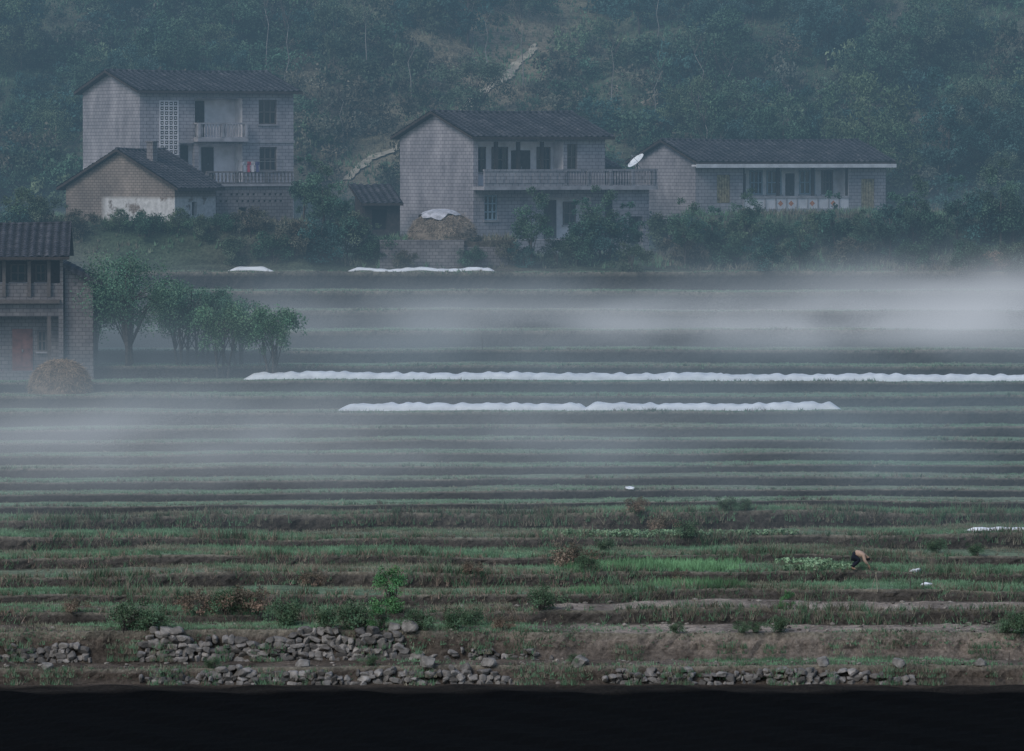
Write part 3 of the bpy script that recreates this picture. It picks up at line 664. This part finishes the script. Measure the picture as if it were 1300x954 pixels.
for k in range(0,NK):
    D=LD[k]; half=D*.118+2; wdt=2*half
    dep=(LD[k+1]-D) if k<NK-1 else 3
    dens=42 if k<8 else 13
    n=int(wdt*dep*dens); x=rng.uniform(-half,half,n); t=rng.random(n)
    d0=lipD(k,x); d1=lipD(k+1,x)-.3 if k<NK-1 else d0+3; y=d0+(d1-d0)*t; z=lipZ(k,x)
    patch=np.sin(x*.11+k*1.7)+.6*np.sin(x*.37+k*2.3+y*.4)+.5*np.sin(x*.9+y*1.1+k)+rng.normal(0,.35,n)
    if k==0: keep=patch>.7
    elif k in(1,2): keep=(patch>.2-(x<0)*.9)&~((x>1)&(rng.random(n)<.8))
    else: keep=patch>-.8
    if k==NK-1: keep&=False
    x,y,z,patch,t=[q_[keep] for q_ in(x,y,z,patch,t)]
    if len(x):
        gr=ss(-.6,.7,patch)[:,None]; px=inpx(x,y)
        col=cdr*.65*(1-gr)+cg*gr
        if k>=8: col=col*1.1
        bright=((px+12*np.sin(y*3)>730)&(px<930+20*np.sin(y*2.2))&(k in(3,4)))[:,None]
        col=np.where(bright,cbr*.95*(.75+.25*gr),col)
        h=np.where(bright[:,0],.27,.12)*rng.uniform(.6,1.5,len(x))*(1 if k<8 else .55)
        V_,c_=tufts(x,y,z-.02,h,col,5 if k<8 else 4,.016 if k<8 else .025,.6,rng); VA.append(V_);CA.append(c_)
    n=int(wdt*(46 if k<8 else 12)); x=rng.uniform(-half,half,n); cl=np.sin(x*.9+k)+np.sin(x*.33+2*k)+rng.normal(0,.6,n)
    keep=cl>(-.9 if k>1 else -.1); x=x[keep]; cl=cl[keep]; y=lipD(k,x)+rng.uniform(-.4 if k<8 else -.1,.25,len(x)); z=lipZ(k,x)-np.clip((lipD(k,x)-y)*1.4,0,.5)-.03
    px=inpx(x,y); g_=rng.random(len(x))[:,None]; left=((px<760)&(k in(2,3,4,5,6)))[:,None]
    col=np.where(g_<.5,cg*.8,np.where(left&(g_>.75),crs,cdr*.6))
    h=rng.uniform(.12,.30,len(x))*np.where(cl>1.1,1.8,1.)*(1.2 if 1<k<8 else .45)
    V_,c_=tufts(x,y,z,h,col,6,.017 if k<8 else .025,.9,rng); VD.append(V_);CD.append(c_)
n=5200; x=rng.uniform(-22,22,n); k_=rng.integers(0,2,n); y=np.where(k_==0,180.6,183.2)-rng.uniform(.3,1.0,n); z=np.where(k_==0,Z0,LZ[0])+rng.choice([0,0,.3,.5],n); cl=np.sin(x*1.3+k_*2)+np.sin(x*3.1)
kp=cl>.25; V_,c_=tufts(x[kp],y[kp],z[kp],rng.uniform(.1,.32,kp.sum()),np.where(rng.random((kp.sum(),1))<.6,cg*.8,cdr*.6),6,.015,.7,rng); VD.append(V_);CD.append(c_)
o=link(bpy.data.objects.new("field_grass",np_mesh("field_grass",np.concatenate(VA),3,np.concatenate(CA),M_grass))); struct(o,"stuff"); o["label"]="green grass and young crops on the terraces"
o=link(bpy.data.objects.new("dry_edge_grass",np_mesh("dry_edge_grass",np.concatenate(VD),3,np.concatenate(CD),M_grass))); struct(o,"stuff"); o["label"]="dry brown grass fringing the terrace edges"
n=26000; y=rng.uniform(266.2,332,n); x=rng.uniform(-1,1,n)*y*.125; z=gz(x,y); pt=np.sin(x*.5+y*.3)+rng.normal(0,.5,n); g_=ss(-1,1,pt)[:,None]
keep=np.array([True]*n)
for a,b,c,d in [(-27,-10,266,291),(-11.5,10.5,270,289)]: keep&=~((x>a+1)&(x<b-1)&(y>c+6)&(y<d-1))
V_,c_=tufts(x[keep],y[keep],z[keep],rng.uniform(.15,.5,keep.sum()),(cdr*.55*(1-g_)+cg*.85*g_)[keep],5,.04,.7,rng)
o=link(bpy.data.objects.new("hillside_grass",np_mesh("hillside_grass",V_,3,c_,M_grass))); struct(o,"stuff"); o["label"]="mixed green and dry grass on the upper slope"
pts_=[]
for px0,px1,py in((690,1010,680),(720,900,684),(990,1060,716),(1020,1075,722),(1000,1080,726)):
    for px in np.arange(px0,px1,5.5): pts_.append(G(px+random.uniform(-2,2),py+random.uniform(-1,1),185))
VVg=[];CCg=[]
for p in pts_:
    m_=22; a=rng.uniform(0,6.28,m_); r=rng.uniform(.02,.16,m_); c=np.stack([p.x+np.cos(a)*r,p.y+np.sin(a)*r,p.z+.04+rng.uniform(.0,.2,m_)],1)
    v_=leafquads(c,.075,rng); VVg.append(v_); CCg.append(np.tile(np.array([.22,.32,.19])*rng.uniform(.8,1.2),(len(v_),1)))
o=link(bpy.data.objects.new("vegetable_crop",np_mesh("vegetable_crop",np.concatenate(VVg),4,np.concatenate(CCg),M_leaf))); struct(o,"stuff"); o["label"]="rows of pale green leafy vegetables in the field"
# ------------------------------------------------------------ white plastic row covers
def cover(pa,pb,D,h,label,seed,w=.5):
    r=np.random.default_rng(seed); xa=(pa-650)/F*D; xb=(pb-650)/F*D; n=int((xb-xa)/.12); mb=MB()
    m_=11
    for i in range(n+1):
        x=xa+(xb-xa)*i/n; y0=D+.15*math.sin(x*.15+seed); zg=float(gz(x,y0))
        hoop=.90+.10*abs(math.cos(math.pi*(x-xa)/.9+.6*math.sin(x))); hh=h*hoop*(1+.05*math.sin(x*.55+seed)+.05*math.sin(x*1.3+2)+.06*math.sin(x*4.7)+.05*math.sin(x*9.1)); endt=min(1,min(i,n-i)/5.+.05); hh*=endt
        for j in range(m_):
            t=math.pi*j/(m_-1); wr=1+.06*math.sin(x*1.9+seed)
            mb.v.append((x,y0-math.cos(t)*w*wr,zg-.05+max(0,math.sin(t))**.7*hh*(1+.06*math.sin(x*5.3+j*1.7))))
    for i in range(n):
        for j in range(m_-1):
            a=i*m_+j; mb.f.append((a,a+1,a+m_+1,a+m_)); mb.m.append(0)
    o=mb.obj("plastic_row_cover",[M_film],None,True); o["label"]=label; o["category"]="row cover"; o["group"]="white plastic covers over crop rows"; return o
lw="long low tunnel of white plastic sheeting over a crop row"
cover(308,930,242.6,.40,lw,1); cover(838,1330,241.9,.40,lw,3)
cover(428,750,234.2,.40,lw,5); cover(738,1070,233.9,.40,lw,6)
cover(285,350,265.0,.22,lw,8,.25); cover(440,632,265.1,.22,lw,9,.25)
cover(1222,1330,203.4,.24,"narrow strip of white plastic sheeting on the field",11,.12)
# ------------------------------------------------------------ haystacks
def hay(px,D,r,h,label,seed,col=(.30,.215,.13)):
    g0=at(px,D); e=empty("haystack",label,"haystack",g0); rg=np.random.default_rng(seed); mb=MB(); nr,na=12,28
    for i in range(nr+1):
        t=i/nr; rr=r*(1-t**2.4)**.5*(1.02-.1*t) if i<nr else 0
        for j in range(na):
            a=2*math.pi*j/na; q=1+.05*math.sin(a*3+i)+.03*rg.normal(); mb.v.append((rr*q*math.cos(a),rr*q*math.sin(a),h*t-.05))
    for i in range(nr):
        for j in range(na): mb.f.append((i*na+j,i*na+(j+1)%na,(i+1)*na+(j+1)%na,(i+1)*na+j)); mb.m.append(0)
    mb.obj("straw_core",[plain("straw_heap%d"%seed,tuple(c*.6 for c in col),.95,.4,5.)],e,True)
    n=7000; t=rg.random(n)**.8; a=rg.uniform(0,6.28,n); rr=r*np.sqrt(1-t**2.4); b=np.stack([rr*np.cos(a),rr*np.sin(a),h*t],1)
    d=rg.normal(size=(n,3)); d[:,2]-=1.2; d[:,0]+=np.cos(a)*.9; d[:,1]+=np.sin(a)*.9; d/=np.linalg.norm(d,axis=1)[:,None]; l=rg.uniform(.1,.35,(n,1))
    s=np.cross(d,rg.normal(size=(n,3))); s/=np.linalg.norm(s,axis=1)[:,None]
    V=np.stack([b-s*.014,b+s*.014,b+d*l],1).reshape(-1,3); V[:,2]=np.maximum(V[:,2],-.03); c=np.repeat(np.array(col)*rg.uniform(.65,1.3,(n,1)),3,0)
    link(bpy.data.objects.new("loose_straw",np_mesh("loose_straw",V,3,c,M_straw)),e); return e,g0
hay(76,238.6,1.6,1.75,"rounded orange brown haystack in front of the lower house",1,(.33,.235,.16))
e,hg=hay(562,268.6,1.95,1.7,"broad straw stack partly covered by a white sheet",2,(.34,.27,.21))
hay(1262,266,.9,1.1,"small haystack among bushes",3,(.28,.21,.15))
mb=MB(); nr,na=8,32
for i in range(nr+1):
    t=i/nr
    for j in range(na):
        a=2*math.pi*j/na; r=1.35*t*(1+.14*math.sin(a*3+1)+.07*math.sin(a*7)); zt2=1.79*(1-min(.99,(r/1.95))**2)**(1/2.4)+.06+.04*math.sin(a*9+t*6)*t
        mb.v.append((hg[0]+r*math.cos(a)-.1,hg[1]+r*math.sin(a),hg[2]+zt2-.03))
for i in range(nr):
    for j in range(na): mb.f.append((i*na+j,i*na+(j+1)%na,(i+1)*na+(j+1)%na,(i+1)*na+j)); mb.m.append(0)
o=mb.obj("tarpaulin",[plain("grey_white_sheet",(.48,.46,.47),.7,.4,2.5)],None,True); o["label"]="crumpled white tarpaulin draped over the straw stack"; o["category"]="tarpaulin"
# ------------------------------------------------------------ stones
bm=bmesh.new(); bmesh.ops.create_icosphere(bm,subdivisions=3,radius=1); IV=np.array([v.co[:] for v in bm.verts]); IF=[[v.index for v in f.verts] for f in bm.faces]; bm.free()
AX=np.array([[1,0,0],[-1,0,0],[0,1,0],[0,-1,0],[0,0,1],[0,0,-1]],float)
def stone(rg,sx,sy,sz,rt=.16):
    d=IV/np.linalg.norm(IV,axis=1)[:,None]; r=np.ones(len(d))
    nrm=np.concatenate([AX+rg.normal(0,.32,(6,3)),rg.normal(size=(7,3))]); ks=np.concatenate([rg.uniform(.55,.75,6),rg.uniform(.66,.9,7)])
    for nn,k_ in zip(nrm,ks):
        nn=nn/np.linalg.norm(nn); dp=d@nn; r=np.where(dp>1e-3,np.minimum(r,k_/np.maximum(dp,1e-3)),r)
    v=d*r[:,None]*1.42*np.array([sx,sy,sz]); a=rg.normal(0,rt); c_,s_=math.cos(a),math.sin(a); x=v[:,0]*c_-v[:,2]*s_; z=v[:,0]*s_+v[:,2]*c_; v[:,0]=x; v[:,2]=z; return v
def stonewall(pa,pb,D,k,h,label,seed,miss=.1,size=.24):
    rg=np.random.default_rng(seed); vs=[];fs=[];cs=[]; n0=0
    xa=(pa-650)/F*D; xb=(pb-650)/F*D; zb=(Z0 if k==0 else LZ[k-1]); lay=0; z=zb-.1
    while z<zb+h:
        sh=size*rg.uniform(.75,1.25); x=xa+rg.uniform(0,.3)
        while x<xb:
            sw=size*rg.uniform(.7,2.3); top=h*(.78+.22*math.sin(x*.8+seed)+.14*math.sin(x*2.1)+.08*math.sin(x*5)); 
            if rg.random()>miss and z-zb<top*min(1,(x-xa)/1.2+.3,(xb-x)/1.2+.3):
                v=stone(rg,sw*.57,.24,sh*.62*rg.uniform(.8,1.25)); y=float(lipD(k,np.array(x)))-.40+(z-zb)*.2+rg.normal(0,.04)
                v=v+np.array([x+sw/2+rg.normal(0,.03),y,z+sh/2+rg.normal(0,.035)]); vs.append(v); fs+=[[n0+i for i in f] for f in IF]; n0+=len(v)
                c=np.array([.215,.195,.178])*rg.uniform(.5,1.3); cs.append(np.tile(c,(len(v),1)))
            x+=sw*1.02
        z+=sh*.93; lay+=1
    V=np.concatenate(vs); me=bpy.data.meshes.new("stone_wall"); me.from_pydata(V.tolist(),[],fs)
    ca=me.color_attributes.new("Col",'FLOAT_COLOR','POINT'); c4=np.ones((len(V),4),dtype=np.float32); c4[:,:3]=np.concatenate(cs); ca.data.foreach_set("color",c4.ravel()); me.materials.append(M_stone)
    o=link(bpy.data.objects.new("stone_wall",me)); o["label"]=label; o["category"]="stone wall"; o["group"]="dry stone terrace walls"
sl_="rough dry stone retaining wall below a terrace"
stonewall(168,525,183.2,1,1.1,sl_,1,.07,.22); stonewall(-15,112,183.2,1,.62,"short low dry stone wall below a terrace",2,.12,.19); stonewall(540,700,183.2,1,.35,"low broken line of stones along the terrace foot",3,.35,.15)
stonewall(172,650,180.6,0,.5,sl_,4,.14,.18); stonewall(765,1155,180.6,0,.54,"low dry stone wall along the dirt bank",5,.14,.17)
for i,(px,py,r) in enumerate([(543,862,.32),(520,812,.3),(500,806,.25),(1045,850,.25),(1140,862,.22),(735,858,.3),(620,858,.25),(60,862,.2),(1245,862,.22),(385,846,.24)]):
    rg=np.random.default_rng(90+i); p=G(px,py,172); v=stone(rg,r,r,r*.75); me=bpy.data.meshes.new("boulder"); me.from_pydata((v+np.array([0,0,r*.35])).tolist(),[],IF)
    ca=me.color_attributes.new("Col",'FLOAT_COLOR','POINT'); c4=np.ones((len(v),4),dtype=np.float32); c4[:,:3]=[.23,.21,.19]; ca.data.foreach_set("color",c4.ravel()); me.materials.append(M_stone)
    o=link(bpy.data.objects.new("boulder",me)); o.location=p; o["label"]="loose rounded grey boulder by the stone wall"; o["category"]="boulder"; o["group"]="loose boulders along the bank"
bm=bmesh.new(); bmesh.ops.create_icosphere(bm,subdivisions=1,radius=1); PV=np.array([v.co[:] for v in bm.verts]); PF=np.array([[v.index for v in f.verts] for f in bm.faces]); bm.free()
vs=[];cs=[]; rg=np.random.default_rng(77)
for i in range(800):
    x=rg.uniform(-22,22); k=rg.integers(0,3); d0=float(lipD(k,np.array(x))); y=rg.uniform(d0-.6,float(lipD(k+1,np.array(x)))-.5); z=float(gz(x,y)); s=rg.uniform(.025,.10)
    if x<0 and rg.random()<.5: continue
    v=PV*np.array([s*rg.uniform(.8,1.6),s,s*.7])*(1+.15*rg.normal(size=(len(PV),1)))+np.array([x,y,z+s*.3]); vs.append(v[PF.ravel()]); cs.append(np.tile(np.array([.24,.21,.18])*rg.uniform(.4,1.3),(PF.size,1)))
o=link(bpy.data.objects.new("loose_stones",np_mesh("loose_stones",np.concatenate(vs),3,np.concatenate(cs),M_stone))); struct(o,"stuff"); o["label"]="scattered small stones and clods on the bare soil"
# ------------------------------------------------------------ stakes, scrap plastic
gp=G(1112,750,190); e=empty("stake_tripod","three pale bamboo stakes tied into a tripod","stakes",gp)
for i,(a,b) in enumerate([(-.2,0),(.2,.1),(.05,-.2)]):
    mb=MB(); mb.tube([(a,b,-.1),(-a*.15,-b*.15,.7)],[.014,.01],5); mb.obj("leg",[plain("bamboo%d"%i,(.3,.26,.2))],e)
for i,(px,py,hh) in enumerate([(850,500,.8),(893,500,.6),(1155,750,.6),(1172,752,.7),(330,475,.9),(1280,860,.5),(612,450,.7),(760,330,.8)]):
    p=G(px,py,172); mb=MB(); mb.tube([(0,0,-.1),(.03,0,hh*.5),(-.03+.08*(i%2),0,hh)],[.025,.02,.014],5); o=mb.obj("wooden_stake",[M_bark]); o.location=p; o["label"]="thin wooden stake stuck in the field"; o["category"]="stake"; o["group"]="stakes in the fields"
for i,(px,py) in enumerate([(1162,736),(1175,744),(800,626)]):
    p=G(px,py,185); rg=np.random.default_rng(i+5); v=stone(rg,.2,.16,.07)*(1+.1*rg.normal(size=(len(IV),1))); me=bpy.data.meshes.new("plastic_scrap"); me.from_pydata((v+np.array([0,0,.05])).tolist(),[],IF); me.materials.append(M_film)
    o=link(bpy.data.objects.new("plastic_scrap",me)); o.location=p; o["label"]="crumpled heap of white plastic film on the soil"; o["category"]="plastic sheet"; o["group"]="scraps of plastic film"
# ------------------------------------------------------------ person
gp=G(1082,724,190)
def skinobj(name,verts,edges,rad,mat,parent,root=0,sub=2):
    me=bpy.data.meshes.new(name); me.from_pydata(verts,edges,[]); o=link(bpy.data.objects.new(name,me),parent)
    md=o.modifiers.new("skin",'SKIN'); sv=me.skin_vertices[0].data
    for i,r in enumerate(rad): sv[i].radius=(r,r) if not isinstance(r,tuple) else r; sv[i].use_root=(i==root)
    s=o.modifiers.new("sub",'SUBSURF'); s.levels=sub; s.render_levels=sub; me.materials.append(mat); return o
pe=empty("person","person crouching over the crop in a tan shirt and dark trousers","person",gp)
q_=-.24
bv=[(0,0,.86),(.2,0,.93),(.42,0,.92),(.54,0,.86),(.62,0,.78),(.70,0,.68),(.73,0,.62)]; be=[(i,i+1) for i in range(6)]; br=[.13,.125,.14,.075,.055,.095,.06]
bv.append((.80,0,.68)); be.append((5,7)); br.append(.02)
for s_ in(1,-1):
    n0=len(bv); bv+=[(.04,.1*s_,.80),(.30,.15*s_,.66),(-.03,.13*s_,.33),(.13,.14*s_,.27)]; br+=[.09,.06,.045,.035]; be+=[(0,n0),(n0,n0+1),(n0+1,n0+2),(n0+2,n0+3)]
    n0=len(bv); bv+=[(.46,.18*s_,.86),(.52,.23*s_,.62),(.68,.17*s_,.44),(.72,.15*s_,.37)]; br+=[.055,.042,.03,.03]; be+=[(2,n0),(n0,n0+1),(n0+1,n0+2),(n0+2,n0+3)]
    h0=n0+3
    for f_ in range(4):
        n0=len(bv); yy=(.15+(f_-1.5)*.02)*s_; l=[.07,.085,.08,.06][f_]; bv+=[(.73,yy,.35),(.745,yy,.35-l*.5),(.73,yy,.35-l)]; br+=[.009,.008,.007]; be+=[(h0,n0),(n0,n0+1),(n0+1,n0+2)]
    n0=len(bv); bv+=[(.70,.12*s_,.35),(.71,.11*s_,.32)]; br+=[.01,.008]; be+=[(h0,n0),(n0,n0+1)]
dn=lambda L_:[(a,b,c+q_) for a,b,c in L_]
M_skin=plain("skin",(.36,.22,.15),.6,.05)
skinobj("body",dn(bv),be,br,M_skin,pe)
sv=[(.12,0,.91),(.24,0,.94),(.42,0,.93),(.53,0,.87)]; se=[(0,1),(1,2),(2,3)]; sr=[.17,.17,.19,.11]
for s_ in(1,-1):
    n0=len(sv); sv+=[(.46,.19*s_,.86),(.52,.24*s_,.62),(.65,.185*s_,.48)]; sr+=[.085,.065,.05]; se+=[(2,n0),(n0,n0+1),(n0+1,n0+2)]
skinobj("shirt",dn(sv),se,sr,plain("tan_shirt",(.42,.28,.21),.9,.15),pe)
tv=[(.0,0,.87),(.12,0,.90)]; te=[(0,1)]; tr_=[.19,.175]
for s_ in(1,-1):
    n0=len(tv); tv+=[(.04,.1*s_,.79),(.30,.15*s_,.66),(-.03,.13*s_,.36)]; tr_+=[.13,.10,.07]; te+=[(0,n0),(n0,n0+1),(n0+1,n0+2)]
skinobj("trousers",dn(tv),te,tr_,plain("dark_trousers",(.012,.013,.022),.9,.2),pe)
skinobj("hair",dn([(.655,0,.76),(.68,0,.685),(.69,0,.62)]),[(0,1),(1,2)],[.08,.112,.07],plain("black_hair",(.01,.009,.009),.6,.1),pe)
# ------------------------------------------------------------ mist & haze: one body of valley air
m,nt=newmat("glowing_valley_air"); co=objco(nt)
def addm(a,b,op='ADD',c=None):
    n=N(nt,'ShaderNodeMath',operation=op)
    for s,i in((a,0),(b,1),(c,2)):
        if s is None: continue
        if isinstance(s,(int,float)): n.inputs[i].default_value=s
        else: nt.links.new(s,n.inputs[i])
    return n.outputs[0]
def vmad(v,mul,add):
    n=N(nt,'ShaderNodeVectorMath',operation='MULTIPLY_ADD'); nt.links.new(v,n.inputs[0]); n.inputs[1].default_value=mul; n.inputs[2].default_value=add; return n.outputs[0]
def blob(cx,cy,cz,sx,sy,sz,amp):
    b=vmad(co,(1/sx,1/sy,1/sz),(-cx/sx,-cy/sy,-cz/sz))
    c=N(nt,'ShaderNodeVectorMath',operation='DOT_PRODUCT'); nt.links.new(b,c.inputs[0]); nt.links.new(b,c.inputs[1])
    return addm(2.71828,addm(math.log(amp),c.outputs['Value'],'SUBTRACT'),'POWER')
def BP(px,py,D,*r):
    p=P(px,py,D); return blob(p.x,p.y,p.z,*r)
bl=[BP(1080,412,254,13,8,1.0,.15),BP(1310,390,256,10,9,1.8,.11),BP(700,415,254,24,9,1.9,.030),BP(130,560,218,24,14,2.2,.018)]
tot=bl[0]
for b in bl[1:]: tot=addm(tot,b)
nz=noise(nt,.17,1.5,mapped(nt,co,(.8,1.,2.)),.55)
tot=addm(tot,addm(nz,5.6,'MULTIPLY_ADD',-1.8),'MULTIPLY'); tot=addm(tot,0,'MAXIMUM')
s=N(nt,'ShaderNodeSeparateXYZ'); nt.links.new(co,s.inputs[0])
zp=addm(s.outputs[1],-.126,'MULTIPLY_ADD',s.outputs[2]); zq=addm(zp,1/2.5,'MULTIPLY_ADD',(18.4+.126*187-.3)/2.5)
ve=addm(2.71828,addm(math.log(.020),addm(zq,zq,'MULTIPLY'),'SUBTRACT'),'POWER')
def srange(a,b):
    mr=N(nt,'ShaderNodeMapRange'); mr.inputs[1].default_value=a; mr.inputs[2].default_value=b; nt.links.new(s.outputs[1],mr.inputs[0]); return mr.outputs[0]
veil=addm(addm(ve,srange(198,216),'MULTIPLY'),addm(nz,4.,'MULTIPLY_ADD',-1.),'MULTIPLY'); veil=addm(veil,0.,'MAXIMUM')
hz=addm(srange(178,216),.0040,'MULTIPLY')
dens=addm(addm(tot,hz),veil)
def vs(sock,colr):
    n=N(nt,'ShaderNodeVectorMath',operation='SCALE'); n.inputs[0].default_value=colr; nt.links.new(sock,n.inputs['Scale']); return n.outputs[0]
def va_(a,b):
    n=N(nt,'ShaderNodeVectorMath',operation='ADD'); nt.links.new(a,n.inputs[0]); nt.links.new(b,n.inputs[1]); return n.outputs[0]
em=N(nt,'ShaderNodeEmission'); em.inputs['Strength'].default_value=1  # mist and haze glow by themselves, in place of scattered sky light
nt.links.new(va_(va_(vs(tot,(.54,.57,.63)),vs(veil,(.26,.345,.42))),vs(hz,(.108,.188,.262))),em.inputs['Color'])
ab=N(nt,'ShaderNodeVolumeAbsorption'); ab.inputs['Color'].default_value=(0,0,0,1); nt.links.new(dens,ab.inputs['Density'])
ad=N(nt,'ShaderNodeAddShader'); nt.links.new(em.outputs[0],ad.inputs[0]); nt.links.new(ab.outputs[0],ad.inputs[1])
o=N(nt,'ShaderNodeOutputMaterial'); nt.links.new(ad.outputs[0],o.inputs['Volume'])
try: m.cycles.volume_step_rate=.8
except Exception as ex_: print(ex_)
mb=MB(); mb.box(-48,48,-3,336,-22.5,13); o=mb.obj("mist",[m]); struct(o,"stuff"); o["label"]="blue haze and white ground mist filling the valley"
# ------------------------------------------------------------ light
w=bpy.data.worlds.new("World"); scene.world=w; w.use_nodes=True; nt=w.node_tree; nt.nodes.clear()
sk=nt.nodes.new('ShaderNodeTexSky'); sk.sky_type='NISHITA'; sk.sun_disc=False; sk.sun_elevation=math.radians(42); sk.sun_rotation=math.radians(-140)
sk.air_density=1.2; sk.dust_density=1.2; sk.ozone_density=2.2
bg=nt.nodes.new('ShaderNodeBackground'); bg.inputs[1].default_value=.15; ow=nt.nodes.new('ShaderNodeOutputWorld')
nt.links.new(sk.outputs[0],bg.inputs[0]); nt.links.new(bg.outputs[0],ow.inputs[0])
sl=bpy.data.lights.new("sun",'SUN'); sl.energy=1.5; sl.angle=math.radians(25); sl.color=(1,.985,.96)
so=bpy.data.objects.new("sun",sl); link(so); sd=Vector((-.48,-.57,.67)); so.rotation_euler=sd.to_track_quat('Z','Y').to_euler()
# ------------------------------------------------------------ camera
cd=bpy.data.cameras.new("camera"); cd.lens=F/1300*36; cd.sensor_width=36; cd.clip_start=1; cd.clip_end=3000
c=bpy.data.objects.new("camera",cd); c.rotation_euler=(math.pi/2-PT,0,0); link(c); scene.camera=c
scene.view_settings.view_transform='Standard'; scene.view_settings.look='None'; scene.view_settings.exposure=0
